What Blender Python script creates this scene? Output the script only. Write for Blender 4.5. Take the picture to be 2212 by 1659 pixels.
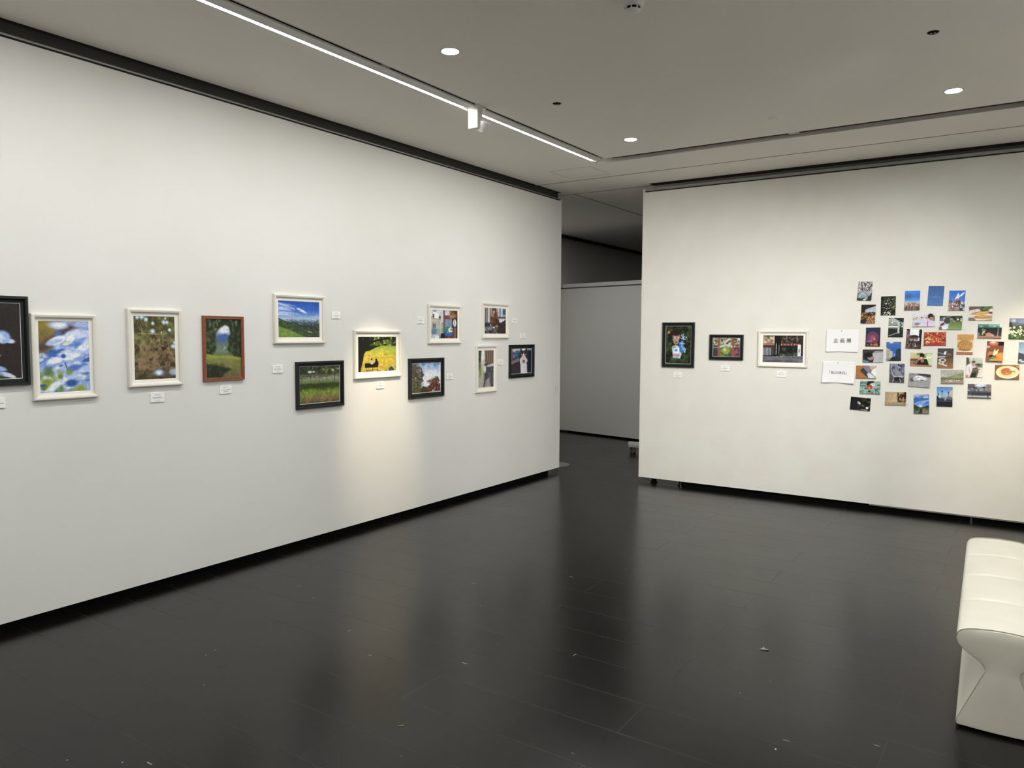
import bpy, bmesh, math, random
import numpy as np
from mathutils import Matrix, Vector, Euler

for o in list(bpy.data.objects): bpy.data.objects.remove(o, do_unlink=True)
SC = bpy.context.scene
C = SC.collection
PI = math.pi

# ------------------------------------------------------------------ camera
cd = bpy.data.cameras.new('camera'); cam = bpy.data.objects.new('camera', cd); C.objects.link(cam)
cd.sensor_fit = 'HORIZONTAL'; cd.sensor_width = 36; cd.lens = 26.641; cd.clip_start = .05; cd.clip_end = 80
cam.matrix_world = Matrix(((0.830084, -0.041282, 0.556108, 0), (0.557612, 0.051648, -0.828494, 0),
                           (0.00548, 0.997812, 0.065891, 1.60), (0, 0, 0, 1)))
SC.camera = cam
# ------------------------------------------------------------------ world, exposure
wd = bpy.data.worlds.new('world'); SC.world = wd; wd.use_nodes = True
wd.node_tree.nodes['Background'].inputs[0].default_value = (.9, .95, 1, 1)
wd.node_tree.nodes['Background'].inputs[1].default_value = .0
SC.view_settings.view_transform = 'Standard'; SC.view_settings.look = 'None'
SC.view_settings.exposure = 0.0; SC.view_settings.gamma = 1; SC.view_settings.use_curve_mapping = False
LED = 102.0        # radiance of the linear wall washers
DOWN = 1020.0       # radiance of the recessed downlights
SPOT = 230.0        # watts of the warm track spotlights
FILL_FLOOD = 190.0      # watts of the added, unseen fill floods near the viewer
LEDCOL = (1.0, .98, .945)

# ------------------------------------------------------------------ helpers
def lin(h):
    h = h.lstrip('#'); c = [int(h[i:i + 2], 16) / 255 for i in (0, 2, 4)]
    return tuple(x / 12.92 if x < .04045 else ((x + .055) / 1.055) ** 2.4 for x in c)

def mat(name, col, rough=.5, metal=0, spec=.5, emit=None, estr=0, coat=0):
    m = bpy.data.materials.new(name); m.use_nodes = True
    b = m.node_tree.nodes['Principled BSDF']
    c = lin(col) if isinstance(col, str) else col
    b.inputs['Base Color'].default_value = (*c, 1); b.inputs['Roughness'].default_value = rough
    b.inputs['Metallic'].default_value = metal; b.inputs['Specular IOR Level'].default_value = spec
    b.inputs['Coat Weight'].default_value = coat
    if emit:
        b.inputs['Emission Color'].default_value = (*emit, 1); b.inputs['Emission Strength'].default_value = estr
    return m

def nd(m, t, **k):
    n = m.node_tree.nodes.new(t)
    for a, v in k.items():
        if a[0] == '_': n.inputs[a[1:].replace('_', ' ')].default_value = v
        else: setattr(n, a, v)
    return n

def bsdf(m): return m.node_tree.nodes['Principled BSDF']
def ln(m, a, b): m.node_tree.links.new(a, b)

def noise_bump(m, scale, strength, dist=.001, vec=(1, 1, 1), detail=4, colvar=None, cscale=None):
    tc = nd(m, 'ShaderNodeTexCoord'); mp = nd(m, 'ShaderNodeMapping'); mp.inputs['Scale'].default_value = vec
    ln(m, tc.outputs['Object'], mp.inputs['Vector'])
    n = nd(m, 'ShaderNodeTexNoise', _Scale=scale, _Detail=detail); ln(m, mp.outputs[0], n.inputs['Vector'])
    b = nd(m, 'ShaderNodeBump', _Strength=strength, _Distance=dist)
    ln(m, n.outputs['Fac'], b.inputs['Height']); ln(m, b.outputs[0], bsdf(m).inputs['Normal'])
    if colvar:
        n2 = nd(m, 'ShaderNodeTexNoise', _Scale=cscale, _Detail=3); ln(m, tc.outputs['Object'], n2.inputs['Vector'])
        r = nd(m, 'ShaderNodeMapRange'); r.inputs['From Min'].default_value = .35; r.inputs['From Max'].default_value = .7
        ln(m, n2.outputs['Fac'], r.inputs['Value'])
        mx = nd(m, 'ShaderNodeMix', data_type='RGBA'); mx.inputs[6].default_value = bsdf(m).inputs['Base Color'].default_value
        mx.inputs[7].default_value = (*lin(colvar), 1)
        ln(m, r.outputs[0], mx.inputs[0]); ln(m, mx.outputs[2], bsdf(m).inputs['Base Color'])
    return m

def box(bm, x0, x1, y0, y1, z0, z1):
    v = [bm.verts.new((x, y, z)) for x in (x0, x1) for y in (y0, y1) for z in (z0, z1)]
    for f in ((0, 1, 3, 2), (4, 6, 7, 5), (0, 4, 5, 1), (2, 3, 7, 6), (0, 2, 6, 4), (1, 5, 7, 3)):
        bm.faces.new([v[i] for i in f])

def cyl(bm, p, r, h, axis=(0, 0, 1), n=32, r2=None, cap=True):
    """cylinder from p along axis with length h"""
    q = Vector(axis).normalized().to_track_quat('Z', 'Y').to_matrix(); r2 = r if r2 is None else r2
    rings = []
    for rr, z in ((r, 0), (r2, h)):
        rings.append([bm.verts.new(Vector(p) + q @ Vector((rr * math.cos(2 * PI * i / n), rr * math.sin(2 * PI * i / n), z))) for i in range(n)])
    for i in range(n): bm.faces.new((rings[0][i], rings[0][(i + 1) % n], rings[1][(i + 1) % n], rings[1][i]))
    if cap: bm.faces.new(rings[0][::-1]); bm.faces.new(rings[1])

def lathe(bm, prof, n=40, close=False):
    rings = [[bm.verts.new((r * math.cos(2 * PI * i / n), r * math.sin(2 * PI * i / n), z)) for i in range(n)] if r > 1e-6 else [bm.verts.new((0, 0, z))] for r, z in prof]
    for a, b in zip(rings, rings[1:]):
        for i in range(n):
            j = (i + 1) % n
            if len(a) == 1 and len(b) == 1: continue
            if len(a) == 1: bm.faces.new((a[0], b[j], b[i]))
            elif len(b) == 1: bm.faces.new((a[i], a[j], b[0]))
            else: bm.faces.new((a[i], a[j], b[j], b[i]))

def tube(bm, pts, r, n=8):
    rings = []
    for i, p in enumerate(pts):
        d = Vector(pts[min(i + 1, len(pts) - 1)]) - Vector(pts[max(i - 1, 0)])
        q = d.normalized().to_track_quat('Z', 'Y').to_matrix()
        rings.append([bm.verts.new(Vector(p) + q @ Vector((r * math.cos(2 * PI * k / n), r * math.sin(2 * PI * k / n), 0))) for k in range(n)])
    for a, b in zip(rings, rings[1:]):
        for k in range(n): bm.faces.new((a[k], a[(k + 1) % n], b[(k + 1) % n], b[k]))
    bm.faces.new(rings[0][::-1]); bm.faces.new(rings[-1])

def obj(name, bm, m=None, parent=None, smooth=False, bevel=0, loc=None, normals=True):
    me = bpy.data.meshes.new(name)
    if normals: bmesh.ops.recalc_face_normals(bm, faces=bm.faces)
    bm.to_mesh(me); bm.free()
    o = bpy.data.objects.new(name, me); C.objects.link(o)
    for mm in (m if isinstance(m, (list, tuple)) else [m]):
        if mm: me.materials.append(mm)
    if smooth:
        for f in me.polygons: f.use_smooth = True
    if bevel:
        b = o.modifiers.new('bevel', 'BEVEL'); b.width = bevel; b.segments = 2; b.limit_method = 'ANGLE'; b.angle_limit = .6
    if parent: o.parent = parent
    if loc: o.location = loc
    return o

def empty(name, loc=(0, 0, 0), rz=0):
    o = bpy.data.objects.new(name, None); C.objects.link(o); o.location = loc; o.rotation_euler = (0, 0, rz)
    o.empty_display_size = .05
    return o

def tag(o, label, cat, group=None, kind=None):
    o['label'] = label; o['category'] = cat
    if group: o['group'] = group
    if kind: o['kind'] = kind
    return o

def struct(o): o['kind'] = 'structure'; return o

def boxobj(name, m, dims, parent=None, bevel=0):
    bm = bmesh.new()
    for d in (dims if isinstance(dims[0], (list, tuple)) else [dims]): box(bm, *d)
    return obj(name, bm, m, parent, bevel=bevel)

# ------------------------------------------------------------------ materials
M = {}
M['wall'] = noise_bump(mat('white_wall_cloth', '#e5e4df', .85, spec=.25), 260, .35, .0012, (1, 1, 1.9), 3, '#e1e0da', 1.1)
M['wall_r'] = noise_bump(mat('white_wall_paint', '#e6e4dc', .85, spec=.25), 200, .25, .001, (1, 1, 1), 3, '#e2dfd5', 3.5)
M['ceil'] = noise_bump(mat('ceiling_paint', '#ebe5dd', .9, spec=.2), 300, .1, .0006)
M['wall_plain'] = mat('plain_wall_paint', '#dedbd3', .9, spec=.2)
M['alu'] = mat('grey_aluminium', '#9b9a96', .4, .6)
M['groove'] = mat('dark_groove', '#1c1b19', .7)
M['black'] = mat('matt_black', '#050505', .9, spec=.1)
M['slotgrey'] = mat('slot_paint', '#c4c1ba', .8, spec=.2)
M['gap'] = mat('gap_shade_and_trim', '#4a4945', .9, spec=.1)  # dark colour for shade in ceiling gaps; also rail lip, groove, backing
M['seam'] = mat('seam_shadow_gap', '#8d877e', .9, spec=.1)
M['fixture'] = mat('fixture_white', '#dcdad4', .45)
M['plate'] = mat('plate_paint', '#cfcdc7', .6)
M['led'] = mat('led_diffuser', '#ffffff', .5, emit=LEDCOL, estr=LED)
M['dl'] = mat('downlight_diffuser', '#ffffff', .5, emit=(.93, .97, 1.0), estr=DOWN)
M['dl2'] = mat('downlight_diffuser_dim', '#ffffff', .5, emit=(.93, .97, 1.0), estr=DOWN * .52)
M['dl3'] = mat('added_fill_diffuser', '#ffffff', .5, emit=(.93, .97, 1.0), estr=DOWN * .3)
M['ring'] = mat('ring_grey', '#d2d0ca', .4)
M['lens'] = mat('sensor_black', '#020203', .6, spec=.05)
M['frame_w'] = mat('white_frame_lacquer', '#e4dfd2', .45)
M['frame_b'] = mat('black_frame_lacquer', '#0d0f10', .35)
M['matb'] = mat('black_mat_board', '#14181a', .8)
M['matw'] = mat('white_mat_board', '#f2eeE6', .85)
M['bev'] = mat('mat_bevel_core', '#d8d8d0', .8)
M['card'] = mat('foam_card_white', '#f6f4f0', .8, spec=.2)
M['paper'] = mat('notice_paper', '#eeecec', .85, spec=.2)
M['ink'] = mat('print_ink', '#24262c', .8)
M['inkg'] = mat('small_print_grey', '#a8a8ac', .8)
M['pin'] = mat('pin_dark', '#23211f', .3, .6)
M['tread'] = mat('plate_grey', '#7a7770', .5, .3)
M['rubber'] = mat('caster_rubber', '#6e6a60', .6)
M['cartw'] = mat('cart_white', '#d7d4ce', .5)
M['chrome'] = mat('chrome_foot', '#6f6f72', .35, 1)
# brown wood
m = mat('brown_wood', '#9a4a22', .4); tc = nd(m, 'ShaderNodeTexCoord'); wv = nd(m, 'ShaderNodeTexNoise', _Scale=60, _Detail=4)
cr = nd(m, 'ShaderNodeValToRGB'); cr.color_ramp.elements[0].color = (*lin('#703a24'), 1); cr.color_ramp.elements[1].color = (*lin('#9a5c3c'), 1)
ln(m, tc.outputs['Object'], wv.inputs['Vector']); ln(m, wv.outputs['Fac'], cr.inputs[0]); ln(m, cr.outputs[0], bsdf(m).inputs['Base Color'])
M['wood'] = m
# leather
M['leather'] = noise_bump(mat('cream_leather', '#dcd8c8', .38, spec=.45), 90, .12, .001, (1, 1, 1), 5, '#d6d1bf', 6)
M['stitch'] = mat('leather_seam', '#b4ad98', .6)
# print surface
m = mat('photo_print_surface', '#ffffff', .42, spec=.25); at = nd(m, 'ShaderNodeAttribute', attribute_name='picture')
ln(m, at.outputs['Color'], bsdf(m).inputs['Base Color']); M['print'] = m

# dark plank floor
def floor_mat():
    m = mat('dark_plank_floor', '#0d0c0b', .33, spec=.34); b = bsdf(m); T = m.node_tree
    tc = nd(m, 'ShaderNodeTexCoord')
    mp = nd(m, 'ShaderNodeMapping'); mp.inputs['Location'].default_value = (.38, -2.133 + 2.8, 0)
    ln(m, tc.outputs['Object'], mp.inputs['Vector'])
    br = nd(m, 'ShaderNodeTexBrick', offset=.5, squash=1)
    br.inputs['Color1'].default_value = (0, 0, 0, 1); br.inputs['Color2'].default_value = (1, 1, 1, 1); br.inputs['Mortar'].default_value = (.5, .5, .5, 1)
    for k, v in (('Scale', 1), ('Mortar Size', .0022), ('Mortar Smooth', .3), ('Bias', 0), ('Brick Width', 1.82), ('Row Height', .28)): br.inputs[k].default_value = v
    ln(m, mp.outputs[0], br.inputs['Vector'])
    # per plank tone
    mx = nd(m, 'ShaderNodeMix', data_type='RGBA'); mx.inputs[6].default_value = (*lin('#0a0908'), 1); mx.inputs[7].default_value = (*lin('#0e0c0b'), 1)
    ln(m, br.outputs['Color'], mx.inputs[0])
    # grain
    mg = nd(m, 'ShaderNodeMapping'); mg.inputs['Scale'].default_value = (3, 60, 1); ln(m, tc.outputs['Object'], mg.inputs['Vector'])
    ng = nd(m, 'ShaderNodeTexNoise', _Scale=1.6, _Detail=6, _Roughness=.65); ln(m, mg.outputs[0], ng.inputs['Vector'])
    # seams slightly lighter dust
    mx2 = nd(m, 'ShaderNodeMix', data_type='RGBA'); mx2.inputs[7].default_value = (*lin('#1c1a18'), 1)
    ml = nd(m, 'ShaderNodeMath', operation='MULTIPLY'); ml.inputs[1].default_value = .6; ln(m, br.outputs['Fac'], ml.inputs[0])
    ln(m, mx.outputs[2], mx2.inputs[6]); ln(m, ml.outputs[0], mx2.inputs[0])
    prev = mx2.outputs[2]
    # flecks and scratches: three voronoi sprinkles
    for i, (sc, vec, th, rnd, col) in enumerate(((7, (1, 1, 1), .028, .90, '#c9c2b4'), (2.6, (1, 5, 1), .045, .72, '#77726a'), (2.2, (5, 1, 1), .04, .8, '#6a655c'), (16, (1, 1, 1), .05, .93, '#8f897d'))):
        mv = nd(m, 'ShaderNodeMapping'); mv.inputs['Scale'].default_value = vec; mv.inputs['Rotation'].default_value = (0, 0, .35 * i); mv.inputs['Location'].default_value = (3.1 * i, 1.7 * i, 0)
        ln(m, tc.outputs['Object'], mv.inputs['Vector'])
        vo = nd(m, 'ShaderNodeTexVoronoi', _Scale=sc); ln(m, mv.outputs[0], vo.inputs['Vector'])
        lt = nd(m, 'ShaderNodeMath', operation='LESS_THAN'); lt.inputs[1].default_value = th; ln(m, vo.outputs['Distance'], lt.inputs[0])
        sp = nd(m, 'ShaderNodeSeparateColor'); ln(m, vo.outputs['Color'], sp.inputs[0])
        gt = nd(m, 'ShaderNodeMath', operation='GREATER_THAN'); gt.inputs[1].default_value = rnd; ln(m, sp.outputs[0], gt.inputs[0])
        mu = nd(m, 'ShaderNodeMath', operation='MULTIPLY'); ln(m, lt.outputs[0], mu.inputs[0]); ln(m, gt.outputs[0], mu.inputs[1])
        mm = nd(m, 'ShaderNodeMix', data_type='RGBA'); mm.inputs[7].default_value = (*lin(col), 1)
        ln(m, prev, mm.inputs[6]); ln(m, mu.outputs[0], mm.inputs[0]); prev = mm.outputs[2]
    ln(m, prev, b.inputs['Base Color'])
    # roughness
    n2 = nd(m, 'ShaderNodeTexNoise', _Scale=2.2, _Detail=4); ln(m, tc.outputs['Object'], n2.inputs['Vector'])
    r = nd(m, 'ShaderNodeMapRange'); r.inputs['To Min'].default_value = .20; r.inputs['To Max'].default_value = .27; ln(m, n2.outputs['Fac'], r.inputs['Value'])
    ad = nd(m, 'ShaderNodeMath', operation='MULTIPLY_ADD'); ad.inputs[1].default_value = .1; ln(m, br.outputs['Fac'], ad.inputs[0]); ln(m, r.outputs[0], ad.inputs[2])
    ln(m, ad.outputs[0], b.inputs['Roughness'])
    # bump
    su = nd(m, 'ShaderNodeMath', operation='MULTIPLY_ADD'); su.inputs[1].default_value = -1.0; ln(m, br.outputs['Fac'], su.inputs[0]); ln(m, ng.outputs['Fac'], su.inputs[2])
    bp = nd(m, 'ShaderNodeBump', _Strength=.5, _Distance=.0006); ln(m, su.outputs[0], bp.inputs['Height']); ln(m, bp.outputs[0], b.inputs['Normal'])
    return m
M['floor'] = floor_mat()

# ------------------------------------------------------------------ setting
XL, YR = -4.41, 7.57            # faces of the two display walls
ZC, ZT, ZB = 3.19, 3.12, .055   # ceiling, top of board, bottom of board
XE, YN = 1.27, -3.6             # east wall, south wall of the room
bm = bmesh.new(); box(bm, -6.9, 3.2, YN - .1, 16.2, -.1, 0)
struct(obj('floor', bm, M['floor']))

# ceiling with real slots cut into it
SL = dict(A=(-3.36, -3.20, YN, 6.42), B=(-3.20, .04, 6.26, 6.42), D=(.04, .20, YN, 6.42),
          GL=(XL - .10, XL + .035, YN, 6.985), GL2=(XL - .10, XL + .035, 7.005, 7.50), GR=(-3.335, 3.2, YR - .03, YR + .10),
          S1=(XL + .035, 3.2, 6.988, 7.006), S2=(-4.52, -3.335, 7.638, 7.656), S3=(-4.299, -4.281, 7.656, 14))
def slot_at(x, y):
    for k, (a, b, c, d) in SL.items():
        if a < x < b and c < y < d: return k
    return None
xs = sorted({-6.9, 3.2, *[v for s in SL.values() for v in s[:2]]}); ys = sorted({YN - .1, 16.2, *[v for s in SL.values() for v in s[2:]]})
DEP = dict(A=.06, B=.031, D=.06, GL=.10, GL2=.10, GR=.10, S1=.012, S2=.015, S3=.015)
bm = bmesh.new(); TH = .14
cells = {}
for i in range(len(xs) - 1):
    for j in range(len(ys) - 1):
        cells[i, j] = slot_at((xs[i] + xs[i + 1]) / 2, (ys[j] + ys[j + 1]) / 2)
def quad(bm, pts, mi):
    f = bm.faces.new([bm.verts.new(p) for p in pts]); f.material_index = mi
MT = dict(B=2)  # top of the unlit slot coloured dark for the shade inside
MI = dict(A=1, B=1, D=1, GL=2, GL2=2, GR=2, S1=3, S2=3, S3=3)
for (i, j), k in cells.items():
    x0, x1, y0, y1 = xs[i], xs[i + 1], ys[j], ys[j + 1]; z = ZC + (DEP[k] if k else 0)
    quad(bm, [(x0, y0, z), (x0, y1, z), (x1, y1, z), (x1, y0, z)], MT.get(k, MI[k]) if k else 0)
    for (di, dj, e) in ((1, 0, [(x1, y0), (x1, y1)]), (0, 1, [(x0, y1), (x1, y1)])):
        if (i + di, j + dj) in cells:
            k2 = cells[i + di, j + dj]; z2 = ZC + (DEP[k2] if k2 else 0)
            if abs(z - z2) > 1e-5:
                (a, b) = e; kk = k if z > z2 else k2
                quad(bm, [(*a, z), (*b, z), (*b, z2), (*a, z2)], MI[kk])
bmesh.ops.remove_doubles(bm, verts=bm.verts, dist=1e-5)
ceiling = struct(obj('ceiling', bm, [M['ceil'], M['slotgrey'], M['gap'], M['seam']], normals=False))
quadm = bmesh.new(); box(quadm, -6.9, 3.2, YN - .1, 16.2, ZC + .15, ZC + .2)
struct(obj('ceiling_slab', quadm, M['wall_plain'])).name = 'ceiling_2'
# access hatch outline: four hairline strips
hx0, hx1, hy0, hy1 = -3.908, -3.466, 6.47, 6.88
boxobj('access_hatch', M['seam'], [(hx0, hx1, hy0, hy0 + .003, ZC - .0008, ZC + .001), (hx0, hx1, hy1 - .003, hy1, ZC - .0008, ZC + .001),
       (hx0, hx0 + .003, hy0, hy1, ZC - .0008, ZC + .001), (hx1 - .003, hx1, hy0, hy1, ZC - .0008, ZC + .001)], ceiling)

def display_wall(name, L, m, loc, rz, end_strip, rail):
    """local: x along the wall, -y towards the room; face at y=0, thickness .09"""
    root = struct(empty(name, loc, rz))
    boxobj('panel', m, (0, L, 0, .09, ZB, ZT - .012), root)
    boxobj('top_rail', M['alu'], (0, L, .001, .086, ZT, ZT + rail), root)
    boxobj('picture_groove', M['groove'], (.0, L, .020, .08, ZT - .012, ZT), root)
    boxobj('end_profile', M['frame_w'], (end_strip - .009, end_strip + .009, -.0015, .0905, ZB - .001, ZT + rail) if 0 < end_strip < L else
           ((-.002, .018, -.002, .092, ZB - .001, ZT + rail - .002) if end_strip == 0 else (L - .018, L + .002, -.002, .092, ZB - .001, ZT + rail - .002)), root)
    if rail < .02: boxobj('gap_shade_strip', mat('gap_shade_dark', '#35332f', .9), (.05, L - .06, .012, .06, ZT + rail, ZC + .095), root)  # dark strip standing in for the shade above the panel
    return root
wl = display_wall('wall_left', YR - .01 - YN, M['wall'], (XL, YN, 0), PI / 2, YR - .01 - YN, .010)
boxobj('floor_skirt', M['black'], (0, YR - YN - .22, .022, .07, 0, ZB), wl)
for x in (10.85, 9.2): boxobj('levelling_foot', M['black'], [(x, x + .05, .025, .075, 0, .03), (x + .015, x + .035, .04, .06, .03, ZB)], wl)
wr = display_wall('wall_right', XE + 3.409 + 1.9, M['wall_r'], (-3.409, YR, 0), 0, 0, .027)
boxobj('floor_skirt', M['black'], (.50, 6.4, .025, .07, 0, ZB), wr)
for x in (.16, .47): boxobj('levelling_foot', M['black'], [(x - .03, x + .03, .02, .07, 0, .012), (x - .02, x + .02, .025, .065, .012, ZB)], wr)
for x in (.475, 3.11):
    bm = bmesh.new(); cyl(bm, (x, .012, 0), .014, .02, n=16); cyl(bm, (x, .012, .02), .006, .035, n=10); cyl(bm, (x, .012, .032), .016, .006, n=16)
    obj('adjusting_bolt', bm, M['chrome'], wr)
boxobj('bottom_rail', M['alu'], (2.3, 6.4, .003, .02, ZB - .012, ZB), wr)
bm = bmesh.new(); tube(bm, [(.01 + .04 * t, .03 + .004 * math.sin(t), .052 - .03 * math.sin(min(t, 6.2) / 6.2 * PI) ** 1.0 * (1 if t < 3.2 else .6)) for t in [k * .5 for k in range(14)]], .0025)
obj('loose_cable', bm, M['black'], wr)

# plain room walls out of view and the passage behind
struct(boxobj('wall_east', M['wall'], (XE, XE + .1, YN, YR, 0, ZC)))
struct(boxobj('wall_south', mat('south_wall_paint', '#8f8b84', .9), (XL - .1, XE + .1, YN - .1, YN, 0, ZC)))
struct(boxobj('wall_west', M['wall_plain'], [(-6.46, -6.36, YN - .1, 10.80, 0, ZC), (-6.34, -6.24, 10.6, 16.2, 2.36, ZC), (-6.34, -6.24, 10.9, 16.2, 0, 2.36), (-6.36, -6.34, 10.6, 10.8, 2.36, ZC)]))
struct(boxobj('wall_north', M['wall_plain'], (-6.9, 3.2, 16.1, 16.2, 0, ZC)))
struct(boxobj('wall_northeast', M['wall_plain'], (3.1, 3.2, YR + .1, 16.2, 0, ZC)))
# hanging rail along the far dark wall
hr = empty('picture_rail', (-6.24, 9.5, 0))
boxobj('rail', M['groove'], (.0, .08, 0, 6.5, ZC - .035, ZC - .001), hr)
boxobj('rail_lip', M['gap'], (.08, .092, 0, 6.5, ZC - .05, ZC - .03), hr)
for y in (1.5, 2.52): boxobj('rail_bracket', M['black'], (.075, .10, y, y + .03, ZC - .055, ZC - .001), hr)
tag(hr, 'dark hanging rail under the ceiling on the far dim wall of the passage', 'rail')
# low white partition behind the opening
lp = empty('partition_panel', (-6.335, 10.792, 0), -math.atan2(.3, 1.5))
boxobj('panel', M['wall_plain'], (0, 3.2, 0, .08, .03, 2.335), lp)
boxobj('cap_rail', M['fixture'], (0, 3.2, -.004, .084, 2.352, 2.41), lp)
boxobj('cap_groove', M['gap'], (0, 3.2, .006, .078, 2.335, 2.352), lp)
boxobj('kick_recess', M['black'], (0.2, 3.2, .02, .06, 0, .03), lp)
tag(lp, 'low white partition panel standing beyond the opening between the two display walls', 'partition')

# ------------------------------------------------------------------ lights in the ceiling slots
def linear_light(x, ya, yb, side, label, trimx):
    """body 13 cm wide inside the slot; LED strip along the wall side"""
    t = empty('linear_ceiling_light', (x, (ya + yb) / 2, ZC)); L = (yb - ya) / 2 - .002; s = side
    bx = lambda a, b: (min(a * s, b * s), max(a * s, b * s))
    boxobj('body', M['plate'], [(*bx(-.080, -.068), -L, L, -.002, .03), (*bx(-.036, .044), -L, L, -.0055, .03), (*bx(-.068, -.036), -L, L, .004, .03)], t)
    boxobj('diffuser', M['led'], (*bx(-.062, -.0365), -L + .004, L - .004, -.0025, .003), t)
    boxobj('end_plate', M['plate'], (*bx(-.036, .044), L - .001, L + .001, -.006 if yb < 6.2 else -.012, .03), t)
    tag(t, label, 'ceiling light', 'linear lights along the ceiling slot')
    return t
segs = [(-.9, 0.0, 'linear light straight left of the viewer, outside the upper picture edge'), (0.0, 2.25, 'linear light above the black framed flowers, ahead of the lit run'),
        (2.25, 3.43, 'lit linear ceiling light segment cut by the top edge of the photo'), (3.43, 4.33, 'lit linear ceiling light segment ending at the white spotlight, on its near side'),
        (4.42, 4.84, 'short lit linear ceiling light segment just beyond the white spotlight'), (4.84, 5.64, 'lit linear ceiling light segment second from the corner end of the run'),
        (5.64, 6.27, 'last lit linear ceiling light segment, ending at the ceiling slot corner')]
for a, b, l in segs: linear_light(-3.28, a, b, 1, l, 0)
for a, b in ((1.0, 3.4), (3.4, 5.9)): linear_light(.12, a, b, -1, 'lit linear ceiling light in the slot above the cream bench, %s run' % ('far' if a > 3 else 'near'), 0)
# lighting track conductors
def track(label, dims, groove):
    t = empty('lighting_track', (0, 0, ZC)); boxobj('track_body', M['slotgrey'], dims, t); boxobj('track_groove', M['black'], groove, t)
    tag(t, label, 'lighting track')
tl = [(-3.215, -3.2005, YN + .02, 6.25, .002, .05)]
track('grey lighting track beside the lit linear lights in the ceiling slot', tl + [(-3.2355, -3.231, YN + .02, 6.25, .002, .05)], [(-3.231, -3.2155, YN + .02, 3.395, .002, .05), (-3.231, -3.2155, 3.475, 4.33, .002, .05), (-3.231, -3.2155, 4.42, 6.16, .002, .05)])
track('grey lighting track in the unlit ceiling slot facing the right display wall', [(-3.17, .03, 6.2605, 6.263, .0, .0305), (-1.62, -1.54, 6.3, 6.4, .022, .0305)],
      [(-2.95, -1.62, 6.27, 6.36, .027, .0305), (-1.54, .03, 6.27, 6.36, .027, .0305)])

def track_spot(loc, aim, label, power, size, headofs, rz, col=(1, .83, .57)):
    t = empty('track_spotlight', loc)
    bm = bmesh.new(); box(bm, -.018, .018, -.055, .055, -.012, .012); obj('adapter', bm, M['fixture'], t)
    q = Matrix.Rotation(rz, 4, 'Z')
    bm = bmesh.new(); box(bm, -.041, .041, -.030, .030, -.150, -.012); bm.transform(Matrix.Translation((-.036, 0, 0)) @ q)
    g = obj('driver_box', bm, M['fixture'], t, bevel=.002)
    bm = bmesh.new(); box(bm, -.0415, .0415, -.0305, .0305, -.0715, -.070); bm.transform(Matrix.Translation((-.036, 0, 0)) @ q)
    obj('box_seam', bm, M['inkg'], g)
    hc = Vector(headofs); d = (Vector(aim) - (Vector(loc) + hc)).normalized()
    bm = bmesh.new(); q2 = d.to_track_quat('Z', 'Y').to_matrix().to_4x4()
    prof = [(0, -.038), (.037, -.038), (.040, -.035), (.040, .035), (.037, .037), (.030, .037), (.026, .012), (0, .012)]
    lathe(bm, prof, 36); bm.transform(Matrix.Translation(hc) @ q2)
    h = obj('lamp_head', bm, M['fixture'], t, smooth=False, bevel=.001)
    bm = bmesh.new(); cyl(bm, (0, 0, .0125), .022, .002, n=24); bm.transform(Matrix.Translation(hc) @ q2)
    obj('lens', bm, mat('spot_lens', '#fff0d8', .2, emit=(1, .78, .5), estr=25), h)
    bm = bmesh.new(); tube(bm, [(-.01, 0, -.10), tuple(hc * .5 + Vector((-.005, 0, -.05))), tuple(hc)], .008); obj('swivel_arm', bm, M['fixture'], t)
    ld = bpy.data.lights.new('spot_beam', 'SPOT'); ld.energy = power; ld.color = col; ld.spot_size = size; ld.spot_blend = 1; ld.shadow_soft_size = .02
    lo = bpy.data.objects.new('spot_beam', ld); C.objects.link(lo); lo.parent = t
    lo.matrix_local = Matrix.Translation(hc + d * .04) @ (-d).to_track_quat('Z', 'Y').to_matrix().to_4x4()
    tag(t, label, 'spotlight', 'track spotlights')
track_spot((-3.223, 4.375, ZC), (XL, 4.60, .95), 'white track spotlight with square box hanging between two lit ceiling lights', SPOT, math.radians(27), (.004, .034, -.131), 0)
track_spot((.09, 6.28, ZC), (.16, YR, .80), 'white track spotlight aimed at the pinned snapshots, just past the right edge', SPOT * .75, math.radians(44), (.03, .02, -.125), 0)

track_spot((.16, 4.7, ZC), (-1.7, YR, .95), 'added unseen fill flood near the bench, brightening the right wall', FILL_FLOOD * 1.0, math.radians(70), (.03, .02, -.125), 0, (1, .98, .93))  # unseen flood, added to brighten the right wall
track_spot((.16, 3.9, ZC), (-3.8, YR, .7), 'added unseen fill flood above the viewer, brightening the far corner', FILL_FLOOD * 1.5, math.radians(64), (.03, .02, -.125), 0, (1, .98, .93))  # added fill lamp out of view, lifts the far corner
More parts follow.
